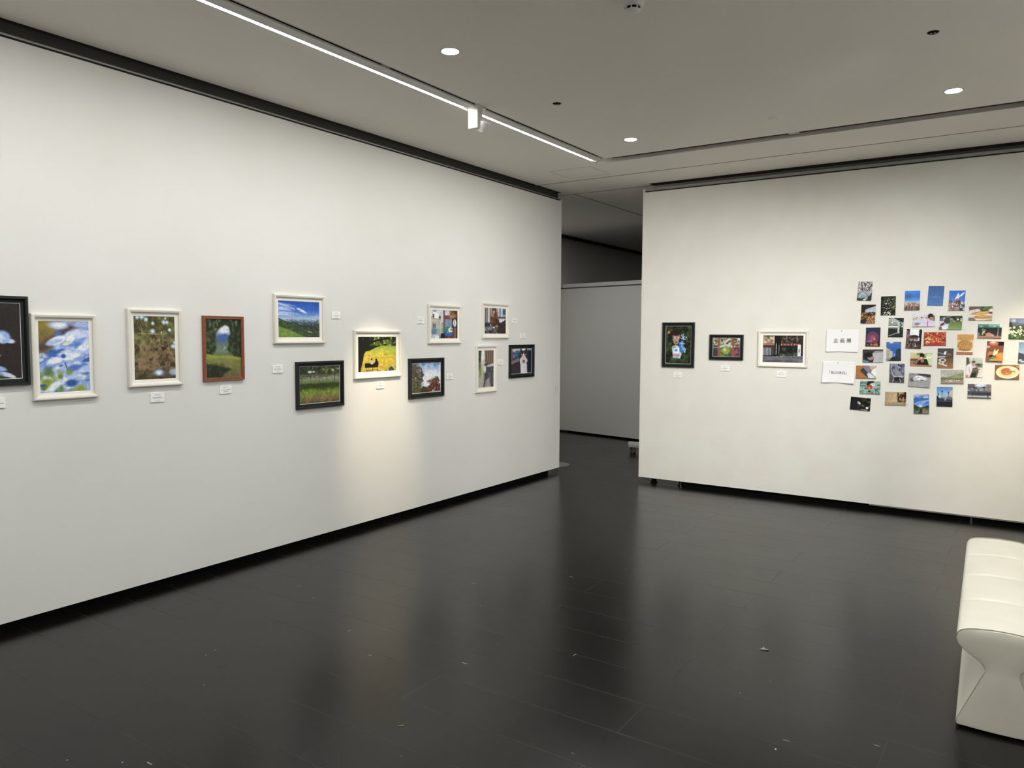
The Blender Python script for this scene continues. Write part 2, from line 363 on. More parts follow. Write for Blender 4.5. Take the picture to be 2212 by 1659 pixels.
# ------------------------------------------------------------------ round things on the ceiling
def downlight(x, y, label, m='dl'):
    t = empty('recessed_downlight', (x, y, ZC))
    bm = bmesh.new(); lathe(bm, [(.047, .004), (.047, -.002), (.0495, -.003), (.0575, -.003), (.060, 0), (.060, .004), (.047, .004)], 40); obj('trim_ring', bm, M['ring'], t, smooth=True)
    bm = bmesh.new(); lathe(bm, [(.047, -.0015), (0, -.0015)], 40); obj('diffuser', bm, M[m], t)
    tag(t, label, 'downlight', 'round recessed downlights')
downlight(-2.745, 3.445, 'round lit downlight highest in the photo, right of the linear light run', 'dl2')
downlight(-.434, 5.768, 'round lit downlight near the right edge, above the unlit ceiling slot')
downlight(-2.719, 5.768, 'round lit downlight nearest the corner where the two ceiling slots meet', 'dl2')
for x, y, w_ in ((-2.73, 1.13, 'high over the left of the room'), (-.43, 3.45, 'straight over the viewer, nearest the bench'), (-.43, 1.13, 'over the viewer, just ahead'), (-2.73, -1.2, 'behind the viewer on the left'), (-.43, -1.2, 'behind the viewer on the right'), (-5.22, 8.62, 'added to brighten the passage, hidden behind the left display wall')):  # the last one is an unseen lamp added to brighten the partition
    downlight(x, y, 'round lit downlight ' + w_, 'dl2' if -3 < x < -2 and y < 3 else 'dl')
downlight(-3.4, 12.8, 'added unseen dim downlight brightening the space behind the low partition', 'dl3')  # unseen lamp added to lift the upper passage wall
def ceiling_sensor(x, y, label):
    t = empty('ceiling_sensor', (x, y, ZC))
    bm = bmesh.new(); lathe(bm, [(0, -.006), (.024, -.006), (.029, -.002), (.029, .002)], 28); obj('black_window', bm, M['lens'], t, smooth=True)
    bm = bmesh.new(); lathe(bm, [(.029, -.002), (.034, -.0015), (.034, .001)], 28); obj('rim', bm, M['fixture'], t)
    for s in (-.009, .009):
        bm = bmesh.new(); cyl(bm, (s, 0, -.0085), .005, .003, n=14); obj('eye', bm, M['inkg'], t)
    tag(t, label, 'sensor', 'black round ceiling sensors')
ceiling_sensor(-.452, 4.612, 'black round ceiling sensor with two small eyes, at upper right')
ceiling_sensor(-2.73, 4.604, 'black round ceiling sensor right of the white spotlight')
t = empty('sprinkler_cover', (-1.578, 5.773, ZC))
bm = bmesh.new(); lathe(bm, [(0, -.004), (.038, -.004), (.042, -.001), (.042, 0.001)], 32); obj('cover_plate', bm, M['ring'], t)
bm = bmesh.new(); lathe(bm, [(0, -.012), (.008, -.010), (.010, -.004)], 16); obj('nozzle', bm, M['fixture'], t)
tag(t, 'flat round white sprinkler cover on the ceiling between two lit downlights', 'sprinkler')
t = empty('smoke_detector', (-1.597, 3.39, ZC))
bm = bmesh.new(); lathe(bm, [(0, 0), (.068, 0), (.068, -.008), (.062, -.012), (0, -.012)], 48); obj('mounting_base', bm, M['ceil'], t)
bm = bmesh.new(); lathe(bm, [(.058, -.010), (.057, -.022), (.046, -.038), (.040, -.042), (.0, -.042)], 48); obj('housing', bm, M['fixture'], t, smooth=True)
bm = bmesh.new(); lathe(bm, [(.034, -.042), (.034, -.056)], 48); obj('vent_opening', bm, M['black'], t)
for k in range(8):
    a = k * PI / 4 + .25; bm = bmesh.new(); box(bm, .034, .038, -.003, .003, -.057, -.04); bm.transform(Matrix.Rotation(a, 4, 'Z')); obj('rib', bm, M['fixture'], t)
bm = bmesh.new(); lathe(bm, [(.038, -.055), (.036, -.058), (.022, -.064), (0, -.066)], 48); obj('chamber_cap', bm, M['fixture'], t, smooth=True)
tag(t, 'white round smoke detector at the top edge of the photo', 'smoke detector')

# ------------------------------------------------------------------ picture painter
class P:
    def __init__(s, w, h, seed=0, bg='#808080'):
        s.w, s.h = w, h; s.r = np.random.RandomState(seed); s.ar = w / h
        s.u, s.v = np.meshgrid((np.arange(w) + .5) / w, (np.arange(h) + .5) / h)
        s.a = np.ones((h, w, 3)) * np.array(s.c(bg))
    def c(s, h): return [int(h[i:i + 2], 16) / 255 for i in (1, 3, 5)]
    def mix(s, m, col): s.a += np.clip(m, 0, 1)[..., None] * (np.array(s.c(col)) - s.a); return s
    def g(s, *st):
        for k in range(3): s.a[..., k] = np.interp(s.v, [x[0] for x in st], [s.c(x[1])[k] for x in st])
        return s
    def gh(s, *st):
        for k in range(3): s.a[..., k] = np.interp(s.u, [x[0] for x in st], [s.c(x[1])[k] for x in st])
        return s
    def nz(s, fx, fy=None, oct=3):
        fy = fy or fx; out = 0; amp = 1; tot = 0
        for o in range(oct):
            nx, ny = max(2, int(fx * 2 ** o)) + 2, max(2, int(fy * 2 ** o)) + 2; g = s.r.rand(ny, nx)
            x = s.u * (nx - 1.001); y = s.v * (ny - 1.001); i = x.astype(int); j = y.astype(int); a = x - i; b = y - j
            a = a * a * (3 - 2 * a); b = b * b * (3 - 2 * b)
            out = out + amp * ((g[j, i] * (1 - a) + g[j, i + 1] * a) * (1 - b) + (g[j + 1, i] * (1 - a) + g[j + 1, i + 1] * a) * b); tot += amp; amp *= .55
        return out / tot
    def box_(s, r, soft=.02):
        if r is None: return 1
        x0, y0, x1, y1 = r
        return np.clip((s.u - x0) / soft + .5, 0, 1) * np.clip((x1 - s.u) / soft + .5, 0, 1) * np.clip((s.v - y0) / soft + .5, 0, 1) * np.clip((y1 - s.v) / soft + .5, 0, 1)
    def n(s, col, fx, fy=None, th=.5, soft=.1, reg=None, a=1, rs=.04):
        soft = soft * 1.9; th = th * .8 + .1
        return s.mix(np.clip((s.nz(fx, fy, 5) - th) / soft + .5, 0, 1) * s.box_(reg, rs) * a, col)
    def e(s, cx, cy, rx, ry, col, soft=.2, rot=0, a=1):
        x = (s.u - cx) * s.ar; y = s.v - cy; c, q = math.cos(rot), math.sin(rot)
        d = np.sqrt(((x * c + y * q) / (rx * s.ar)) ** 2 + ((-x * q + y * c) / ry) ** 2)
        return s.mix(np.clip((1 - d) / soft + .5, 0, 1) * a, col)
    def b(s, x0, y0, x1, y1, col, soft=.01, a=1): return s.mix(s.box_((x0, y0, x1, y1), soft) * a, col)
    def p(s, pts, col, soft=.008, a=1):
        ins = np.zeros(s.u.shape, bool); dm = np.full(s.u.shape, 9.)
        for (x0, y0), (x1, y1) in zip(pts, pts[1:] + pts[:1]):
            cr = ((y0 > s.v) != (y1 > s.v)) & (s.u < (x1 - x0) * (s.v - y0) / ((y1 - y0) or 1e-9) + x0); ins ^= cr
            dx, dy = (x1 - x0) * s.ar, y1 - y0; t = np.clip((((s.u - x0) * s.ar) * dx + (s.v - y0) * dy) / (dx * dx + dy * dy + 1e-12), 0, 1)
            dm = np.minimum(dm, np.hypot((s.u - x0) * s.ar - t * dx, s.v - y0 - t * dy))
        return s.mix(np.clip(np.where(ins, dm, -dm) / soft + .5, 0, 1) * a, col)
    def l(s, pts, w, col, soft=.008, a=1):
        dm = np.full(s.u.shape, 9.)
        for (x0, y0), (x1, y1) in zip(pts, pts[1:]):
            dx, dy = (x1 - x0) * s.ar, y1 - y0; t = np.clip((((s.u - x0) * s.ar) * dx + (s.v - y0) * dy) / (dx * dx + dy * dy + 1e-12), 0, 1)
            dm = np.minimum(dm, np.hypot((s.u - x0) * s.ar - t * dx, s.v - y0 - t * dy))
        return s.mix(np.clip((w / 2 - dm) / soft + .5, 0, 1) * a, col)
    def d(s, n, cols, r0, r1, reg=(0, 0, 1, 1), asp=1., rot=None, soft=.3, a=1):
        for k in range(n):
            x = reg[0] + s.r.rand() * (reg[2] - reg[0]); y = reg[1] + s.r.rand() * (reg[3] - reg[1]); r = r0 + s.r.rand() * (r1 - r0)
            s.e(x, y, r / s.ar, r * asp, cols[s.r.randint(len(cols))], soft, s.r.rand() * PI if rot is None else rot, a)
        return s
    def out(s):
        g = (s.nz(s.w / 4, s.h / 4, 3) - .5)[..., None]
        c = s.a * (1 + .20 * g) + .03 * g; m_ = c.mean(-1, keepdims=True); c = np.clip(m_ + (c - m_) * .86, 0, 1); c = np.where(c < .04045, c / 12.92, ((c + .055) / 1.055) ** 2.4) * 1.06
        return np.clip(c, 0, .93)

def print_mesh(name, paint, w, h, parent=None, curl=0.0, y0=0.0, tilt=0.0):
    """flat picture surface facing local -y; colours come from the painted array; lower edge may curl away from the wall"""
    img = paint.out(); H, W = img.shape[:2]
    xs_ = (np.arange(W) / (W - 1) - .5) * w; zs_ = (.5 - np.arange(H) / (H - 1)) * h
    X, Z = np.meshgrid(xs_, zs_); v = (np.arange(H) / (H - 1))[:, None] + 0 * X; uu = np.abs(X) / (w / 2)
    Y = y0 - curl * v ** 3 * (1 + .25 * uu ** 2) - tilt * v
    co = np.stack([X, Y, Z], -1).reshape(-1, 3)
    idx = np.arange(H * W).reshape(H, W)
    q = np.stack([idx[:-1, :-1], idx[1:, :-1], idx[1:, 1:], idx[:-1, 1:]], -1).reshape(-1, 4)
    me = bpy.data.meshes.new(name); me.vertices.add(H * W); me.vertices.foreach_set('co', co.ravel().astype('f'))
    me.loops.add(q.size); me.loops.foreach_set('vertex_index', q.ravel().astype('i'))
    me.polygons.add(len(q)); me.polygons.foreach_set('loop_start', np.arange(0, q.size, 4, dtype='i'))
    me.update(); me.validate()
    at = me.color_attributes.new('picture', 'FLOAT_COLOR', 'POINT')
    at.data.foreach_set('color', np.concatenate([img, np.ones((H, W, 1))], -1).ravel().astype('f'))
    me.materials.append(M['print']); o = bpy.data.objects.new(name, me); C.objects.link(o)
    if parent: o.parent = parent
    return o

PIC = {}
def pic(k, w, h, bg='#808080'):
    def deco(f):
        def mk():
            p = P(w, h, sum(map(ord, k)) * 7 % 1000, bg); f(p); return p
        PIC[k] = mk; return f
    return deco
LW, LH = 150, 106   # framed landscape resolution
@pic('L0', 106, 150, '#262120')
def _(p):
    p.n('#332a26', 3, 3, .55, .4)
    B = ['#8fb2f2', '#c9dafb', '#5f8be6', '#e8f0ff']
    for cx, cy, rx, ry, r, c in ((.30, .40, .14, .05, .2, B[1]), (.42, .36, .13, .035, .1, B[0]), (.56, .40, .14, .04, .3, B[2]), (.70, .44, .12, .07, .6, B[0]), (.66, .47, .10, .05, .9, B[1]), (.80, .50, .09, .03, .2, B[1]), (.74, .50, .07, .025, -.2, B[0]),
        (.5, .45, .1, .04, 1.2, B[2]), (.35, .48, .12, .05, -.4, B[1])): p.e(cx, cy, rx, ry, c, .5, r)
    p.e(.42, .56, .12, .05, '#6f9444', .6).e(.56, .53, .05, .02, '#9ab860', .6).l([(.4, .58), (.44, .9)], .012, '#4d6e34')
    for cx, cy, rx, ry, c in ((.52, .67, .12, .022, B[1]), (.40, .68, .13, .03, B[0]), (.5, .84, .16, .03, B[2]), (.62, .86, .12, .03, B[0]), (.4, .87, .16, .03, B[1]), (.72, .94, .12, .03, B[1]), (.82, .97, .07, .02, '#d8d2e6'), (.58, .92, .1, .03, B[0])): p.e(cx, cy, rx, ry, c, .5, .25)
    p.e(.4, .97, .25, .05, '#4a6a34', .8).e(.15, .6, .2, .2, '#7f9fe4', .8, a=.7)
@pic('L1', 118, 168, '#86a4de')
def _(p):
    p.n('#5b82d2', 4, 5, .5, .2).n('#b9caf0', 5, 6, .55, .2)
    p.e(.08, .12, .32, .28, '#8d7d31', .9).e(.10, .30, .22, .16, '#7d6a3a', .9).p([(0, .34), (.25, .22), (.45, .1), (.7, .0), (1, 0), (.95, .05), (.6, .14), (.35, .30), (.1, .42), (0, .42)], '#4d3d42', .08)
    p.e(.38, .06, .18, .05, '#b4c6f2', .6, .1).e(.42, .05, .12, .03, '#e8eefc', .6).e(.85, .04, .2, .05, '#9fb4e8', .8)
    p.d(34, ['#cfdcf7', '#7d9fe6', '#4a76d0', '#e6edfa', '#a4bdf0'], .04, .11, (.3, .15, 1, .45), .55, -.35, .8, .8)
    for cx, cy, rx, ry, c, r in ((.36, .27, .2, .055, '#e3ebfa', -.35), (.30, .29, .16, .03, '#a8bfee', -.3), (.62, .25, .10, .045, '#eef2fb', -.7), (.55, .31, .1, .03, '#cfe0c8', -.3), (.88, .18, .16, .05, '#c4d4f6', -.3), (.55, .43, .2, .07, '#9db9f0', .1), (.86, .38, .14, .05, '#dfe8fa', -.4)): p.e(cx, cy, rx, ry, c, .5, r)
    p.d(70, ['#d9e3f8', '#8fb0ee', '#3d68c4', '#f1f4fb', '#b3c8f2', '#2f58ae', '#9cc0d8'], .02, .09, (0, .42, 1, 1), .5, -.3, .6, .85)
    p.d(16, ['#7f9638', '#94ab52', '#5e7a36'], .03, .07, (0, .68, .7, 1), .8, None, .8, .7)
    p.p([(.2, .56), (.35, .5), (.48, .53), (.4, .58), (.28, .6)], '#eef2fb', .02).p([(.38, .47), (.52, .43), (.62, .5), (.72, .46), (.66, .55), (.5, .55)], '#dbe6fb', .02)
    p.e(.47, .49, .05, .03, '#2e5cc0', .5).e(.3, .48, .05, .02, '#3a66c8', .5).l([(.5, .58), (.55, .7), (.6, .74)], .012, '#3c4668').e(.58, .72, .06, .04, '#7e9a44', .7)
    p.p([(0, .84), (.2, .78), (.26, .82), (.1, .9), (0, .92)], '#eef1f7', .03).e(.15, .86, .12, .06, '#8aa03a', .7).e(.1, .93, .08, .04, '#6d7f30', .6).e(.06, .895, .07, .018, '#2f58a8', .5)
    p.p([(.1, .98), (.25, .86), (.42, .82), (.4, .9), (.22, 1)], '#e4ecfa', .04).e(.62, .88, .12, .05, '#2b4f9c', .7).e(.8, .96, .1, .05, '#8c9c40', .9)
@pic('L2', 118, 168, '#6d5940')
def _(p):
    p.g((0, '#56542c'), (.25, '#4c4826'), (.42, '#7d6c46'), (.6, '#84684c'), (.8, '#7c6450'), (1, '#54422c'))
    p.n('#a98e68', 14, 14, .55, .2, (0, .35, 1, .85), .7).n('#37301c', 16, 18, .56, .16, None, .8).n('#8f9a4e', 12, 14, .6, .15, (0, 0, 1, .5), .6).n('#6e7a3a', 14, 16, .62, .1, (0, .55, .45, 1), .6)
    for k in range(46):
        x, y = p.r.rand(), .12 + p.r.rand() * .45; a = p.r.rand() * 2.2 - 1.1; q = .06 + p.r.rand() * .1
        p.l([(x, y), (x + q * math.sin(a), y + q * math.cos(a) * .8)], .007, ['#a89a5c', '#c0ae78', '#7c8240'][k % 3], .008, .8)
    p.l([(.1, .27), (.5, .29), (.8, .28)], .008, '#b9a670')
    p.n('#9c7d5e', 5, 7, .6, .15, (.1, .6, 1, .85), .7).n('#41341f', 9, 12, .66, .08, (0, .45, 1, 1), .9)
    for cx, cy, r in ((.30, .06, .035), (.20, .02, .04), (.1, .03, .03), (.46, .12, .028), (.45, .24, .04), (.72, .1, .035), (.80, .1, .03), (.86, .22, .03), (.66, .26, .015), (.76, .04, .02), (.95, .48, .04), (.98, .42, .03)): p.e(cx, cy, r / .7, r, '#9db4c4', .7).e(cx, cy, r * .5 / .7, r * .5, '#d8e4ec', .7)
    p.e(.58, .89, .12, .05, '#8fb0d0', .7).e(.58, .89, .06, .03, '#dfe9f2', .8).e(.95, .89, .12, .05, '#9cb4d2', .7).e(.7, .5, .05, .04, '#30271a', .6).e(.68, .47, .06, .012, '#b0604a', .6)
@pic('L3', 118, 168, '#2c3a22')
def _(p):
    p.g((0, '#39442c'), (.12, '#98a2a8'), (.2, '#c2cbd4'), (.26, '#7f93b0'), (.3, '#4e6b9c'), (.38, '#55709c'), (.40, '#5f7468'), (.55, '#6c8270'), (.62, '#5a7040'), (.64, '#7c8a38'), (.8, '#74733c'), (1, '#5c5a38'))
    p.e(.52, .17, .16, .07, '#dde4ee', .6).p([(.25, .34), (.4, .27), (.55, .25), (.7, .3), (.7, .39), (.25, .39)], '#41629e', .02)
    p.p([(0, 0), (1, 0), (1, .08), (.7, .14), (.55, .1), (.4, .16), (.3, .24), (.27, .36), (.3, .5), (.2, .62), (0, .66)], '#27331c', .04).p([(1, 0), (.78, .08), (.66, .14), (.7, .25), (.62, .34), (.66, .42), (.6, .52), (.68, .58), (1, .66)], '#222e1c', .03)
    p.n('#5c6a44', 12, 16, .6, .1, (0, 0, .35, .6), .8).n('#4a5838', 12, 16, .62, .1, (.6, 0, 1, .6), .8).n('#8f9a8a', 14, 10, .66, .06, (.1, 0, .9, .2), .6)
    p.l([(.5, .52), (.55, .47)], .008, '#e8ecec').p([(0, .58), (.3, .62), (.7, .62), (1, .66), (1, .7), (.4, .66), (0, .68)], '#93993e', .02)
    p.n('#8a7f50', 16, 10, .55, .2, (.3, .68, 1, 1), .6).p([(0, .76), (.3, .78), (.72, .86), (.5, .93), (.45, 1), (0, 1)], '#232b1c', .04).n('#39452a', 14, 12, .55, .1, (0, .75, .5, 1), .6).p([(.75, .6), (1, .58), (1, .66), (.8, .64)], '#2c3a20', .02)
@pic('L4', 150, 103, '#2d5fc0')
def _(p):
    p.g((0, '#1d4ab0'), (.25, '#2f63c8'), (.42, '#7da0d8'), (.5, '#b4c4e0'), (.55, '#7f97c4'), (.58, '#44618f'), (.62, '#35496a'), (1, '#2d3e2c'))
    for y, x1, w, c in ((.12, .42, .05, '#9fb6e4'), (.2, .3, .05, '#c6d4f0'), (.245, .34, .045, '#dfe6f6'), (.33, .48, .04, '#cfd9f0'), (.38, .36, .03, '#e6e9f4')): p.p([(0, y - w), (x1 * .6, y - w * .4), (x1, y + .03), (x1 * .5, y + w * .5), (0, y + w * .3)], c, .05, .85)
    p.l([(0, .08), (.2, .15), (.38, .23)], .04, '#d0dcf4', .05, .8).e(.55, .26, .12, .035, '#dfe6f5', .8, .35).e(.5, .25, .04, .015, '#8f9cc4', .8).e(.9, .43, .16, .03, '#a4b6dc', .9, -.1, .8)
    p.p([(0, .54), (.1, .55), (.3, .585), (.37, .565), (.45, .6), (1, .62), (1, 1), (0, 1)], '#2e3f52', .01).n('#7c90ac', 20, 26, .6, .1, (.45, .57, 1, .68), .7).p([(.4, .63), (.7, .66), (1, .63), (1, 1), (0, 1), (0, .6)], '#263238', .02)
    p.p([(0, .46), (.12, .53), (.25, .58), (.45, .66), (.7, .8), (1, .82), (1, 1), (0, 1)], '#33452a', .01).n('#4c5f38', 26, 22, .52, .12, (0, .5, 1, 1), .8)
    p.p([(0, .68), (.2, .76), (.45, .88), (.68, 1), (0, 1)], '#6d8c36', .01).n('#86a248', 26, 20, .55, .15, (0, .75, .4, 1), .7).l([(.7, .83), (.8, .85)], .018, '#cfc7b0')
@pic('L5', 150, 103, '#3c4a1e')
def _(p):
    p.g((0, '#1d2416'), (.2, '#2c3820'), (.25, '#5e6a44'), (.36, '#7f8a6a'), (.44, '#6c7f3c'), (.5, '#33401a'), (.6, '#3c4c1c'), (.68, '#6f8a28'), (.8, '#7c7a40'), (.9, '#7a6044'), (1, '#4c4428'))
    p.n('#4e5c38', 18, 12, .56, .1, (0, 0, 1, .24), .8).n('#9aa56a', 22, 10, .68, .05, (.3, 0, 1, .24), .8).e(.25, .15, .05, .03, '#c4d0d4', .6).e(.34, .15, .03, .02, '#d8e0e0', .6).e(.82, .12, .03, .03, '#c0b890', .6).b(.63, 0, .66, .22, '#74783a', .03)
    p.n('#a8a08c', 22, 12, .5, .1, (.05, .24, 1, .36), .7).n('#a06a5a', 22, 10, .66, .05, (.3, .24, 1, .36), .7)
    p.l([(0, .27), (1, .24)], .014, '#20241c').l([(0, .31), (1, .28)], .008, '#2a2c24')
    for x in (.05, .27, .47, .67, .86): p.l([(x, .26), (x, .46)], .012, '#171a14')
    p.n('#8ea83a', 16, 10, .5, .15, (.05, .6, 1, .82), .8).n('#2c3616', 14, 12, .56, .12, (0, .46, 1, .66), .8).n('#a07a58', 14, 12, .5, .15, (.15, .8, .8, 1), .7).n('#5a7024', 26, 16, .6, .1, (0, .6, 1, 1), .6)
@pic('L6', 160, 106, '#b8a828')
def _(p):
    p.g((0, '#3a4a1c'), (.25, '#7c9030'), (.35, '#a0b23c'), (.45, '#bfae30'), (.7, '#c8a82c'), (1, '#b89a30'))
    p.n('#d8c850', 10, 22, .55, .15, (.1, .4, 1, 1), .6).n('#8fae34', 6, 10, .55, .15, (.3, .25, 1, .6), .7).n('#98862a', 14, 26, .62, .1, (.1, .5, 1, 1), .5)
    p.p([(0, 0), (1, 0), (1, .27), (.8, .28), (.62, .26), (.45, .32), (.3, .4), (.2, .42), (.15, .5), (.12, .7), (.06, .95), (0, 1)], '#15170e', .02).n('#4f6a22', 16, 12, .52, .12, (.3, 0, 1, .27), .95).n('#a3b244', 20, 14, .64, .06, (.35, 0, 1, .28), .9).n('#8fa0a8', 16, 10, .68, .04, (.12, 0, .5, .14), .9)
    p.l([(.2, .28), (.42, .14), (.8, .06)], .05, '#14140e').l([(.55, .28), (.55, .42)], .008, '#3c4a1c').l([(.7, .34), (.7, .42)], .01, '#6a7a30').l([(.76, .33), (.76, .4)], .01, '#6a7a30').e(.72, .5, .06, .02, '#8a9a2c', .8)
    p.p([(.17, .74), (.5, .74), (.5, .86), (.17, .86)], '#12100c', .01).l([(.2, .86), (.22, .96)], .014, '#12100c').l([(.36, .86), (.36, .96)], .014, '#12100c').l([(.5, .84), (.5, .97)], .014, '#12100c').l([(.2, .93), (.5, .93)], .014, '#12100c')
    p.e(.345, .64, .022, .035, '#2a201c', .3).e(.35, .72, .045, .06, '#b8a8a0', .3).e(.46, .65, .022, .034, '#12100c', .3).e(.47, .76, .05, .09, '#15120e', .3)
    p.e(.86, .95, .065, .09, '#20344c', .3).e(.85, .94, .03, .04, '#2c5080', .4).n('#2c2a14', 20, 20, .45, .1, (0, .96, 1, 1), .8)
@pic('L7', 150, 104, '#b8bcc0')
def _(p):
    p.g((0, '#c4ced8'), (.3, '#d0d6da'), (1, '#9aa0a4'))
    p.b(0, 0, .42, .3, '#c9d2dc').e(.14, .22, .14, .12, '#f1f1ee', .2).e(.14, .04, .06, .06, '#8a98a4', .4).n('#4a4c4e', 10, 10, .66, .05, (0, 0, .12, .3)).b(0, .3, .36, .42, '#c8bc9c', .02).l([(0, .3), (.36, .36)], .02, '#8a7c60')
    p.b(0, .4, .34, .84, '#bcb190', .02).b(.05, .46, .18, .66, '#8494a0', .02).b(.08, .5, .12, .62, '#46545e').b(.14, .5, .16, .62, '#46545e').b(0, .66, .32, .84, '#5c7c98', .03).b(.2, .4, .34, .84, '#a8b0ae', .02, .7)
    p.n('#dfe4e8', 12, 8, .5, .1, (0, .84, .38, 1)).n('#3c5a80', 10, 8, .6, .06, (0, .84, .36, 1)).e(.32, .27, .04, .05, '#4e443c', .4).n('#7c8c54', 8, 10, .5, .1, (.38, .45, .46, .78)).l([(.4, .0), (.4, .5)], .01, '#7c858c')
    p.b(.46, 0, 1, 1, '#3c2c26', .01).b(.5, .02, .72, .2, '#c8c8dc', .03).b(.45, 0, .5, .86, '#7a3a2c').b(.46, .2, .86, .3, '#84402e').b(.7, 0, 1, .2, '#4a2e22').n('#b08050', 8, 8, .6, .1, (.65, 0, 1, .3))
    p.b(.5, .32, .78, .6, '#8ea4c8', .01)
    for k in range(7): p.l([(.5, .34 + k * .04), (.78, .34 + k * .04)], .008, '#32384c')
    for k in range(5): p.l([(.53 + k * .055, .32), (.53 + k * .055, .6)], .008, '#32384c')
    p.b(.8, .3, .98, 1, '#181a22', .01).e(.885, .45, .06, .13, '#f4f4f4', .15)
    for y in (.38, .45, .52): p.e(.885, y, .024, .022, '#20242c', .3)
    p.b(.46, .6, .82, .88, '#2c5c90', .02).n('#3f8a5a', 6, 6, .5, .1, (.48, .56, .7, .72)).e(.66, .82, .12, .08, '#2d64a8', .4).e(.72, .68, .08, .08, '#e8e2d8', .4).e(.75, .68, .04, .04, '#b06a40', .4).l([(.6, .76), (.78, .74)], .02, '#dfe8f0').b(.36, .8, .5, 1, '#14121a', .02).b(.84, .6, .94, 1, '#8a5630', .01).n('#8a4a34', 8, 6, .5, .1, (.5, .9, .84, 1))
@pic('L8', 150, 104, '#8fb0d8')
def _(p):
    p.g((0, '#3f78c0'), (.25, '#7ba6d8'), (.5, '#c4d2e4'), (.75, '#dfe2e8'), (1, '#d0c8c0')).n('#eceef2', 4, 5, .46, .2, (.2, .1, 1, .8), .9).n('#e4eaf2', 9, 7, .58, .12, (0, 0, 1, .5), .6)
    p.n('#f4f4f4', 5, 6, .4, .3, (.45, .25, 1, .8), .8)
    p.p([(0, .06), (.12, .04), (.2, .12), (.33, .16), (.36, .3), (.42, .4), (.36, .5), (.4, .6), (.3, .68), (.32, 1), (0, 1)], '#4a4236', .03).n('#7c7058', 20, 18, .56, .1, (0, .05, .4, .95), .8).n('#aab4c0', 22, 18, .66, .05, (.1, .1, .42, .6), .8).n('#5c6030', 10, 12, .5, .1, (0, .65, .35, 1), .8)
    p.p([(.3, .85), (.38, .76), (.5, .8), (.6, .84), (.6, .97), (.3, .97)], '#3c3c24', .02)
    p.p([(.5, .62), (.66, .54), (.84, .46), (.9, .47), (.96, .6), (1, .63), (.9, .66), (.6, .66)], '#5e4a40', .01).p([(.6, .56), (.84, .455), (.88, .48), (.64, .6)], '#a8a49c', .01).p([(.6, .66), (.92, .6), (.94, .72), (.62, .74)], '#8c3a28', .01).p([(.5, .78), (.7, .72), (.96, .7), (1, .76), (.6, .82)], '#54403a', .01).p([(.56, .8), (.98, .76), (1, .93), (.5, .93)], '#7c2e24', .01)
    p.n('#3a1a16', 26, 10, .56, .08, (.56, .62, 1, .93), .8).n('#c89080', 26, 12, .66, .05, (.56, .62, 1, .9), .7).b(.3, .9, 1, .96, '#4a2c24', .02, .8).e(.72, .93, .015, .03, '#f0ece4').e(.77, .93, .012, .03, '#f0ece4').b(0, .965, 1, 1, '#9c9c78', .02)
@pic('L9', 150, 106, '#9a949c')
def _(p):
    p.gh((0, '#8a7c7c'), (.2, '#c4bcc4'), (.5, '#9c949c'), (.8, '#b4b4c0'), (1, '#8a94a0'))
    for x, c in ((.04, '#5c4240'), (.12, '#5e484a'), (.2, '#d0cad0'), (.26, '#6a5c60'), (.64, '#c8c4cc'), (.72, '#7c8090'), (.8, '#dcdce4')): p.b(x - .02, 0, x + .02, .6, c, .02)
    p.b(.84, .05, .98, .25, '#3a5c80', .02).b(.6, .34, 1, .4, '#4c4a54', .02).b(.66, .42, .94, .56, '#d8dce8', .05)
    p.b(0, .56, 1, 1, '#4c4a50', .04).n('#a8a8b0', 8, 10, .55, .1, (0, .6, .6, 1), .8).n('#1e1c20', 7, 10, .55, .1, (0, .6, 1, 1), .8).l([(0, .8), (.4, .72), (.55, .95)], .05, '#7c7c84', .02).p([(.62, .64), (.98, .44), (1, 1), (.6, 1)], '#3a2e2c', .02)
    p.e(.44, .1, .11, .1, '#564440', .25).p([(.35, .0), (.38, .07), (.33, .1)], '#564440').e(.45, .42, .17, .3, '#4a2e22', .2).e(.5, .55, .18, .2, '#3c241a', .2).e(.37, .25, .08, .1, '#b08868', .5).e(.43, .17, .04, .06, '#d8c8bc', .4).n('#a0684a', 14, 16, .58, .1, (.3, .15, .62, .7), .7)
    p.l([(.36, .4), (.34, .66)], .05, '#7c5038').l([(.42, .45), (.42, .72)], .04, '#6c442e').e(.28, .66, .03, .02, '#e0d8d4').e(.43, .74, .035, .025, '#e4dcd8').e(.56, .7, .08, .03, '#a88c78', .5)
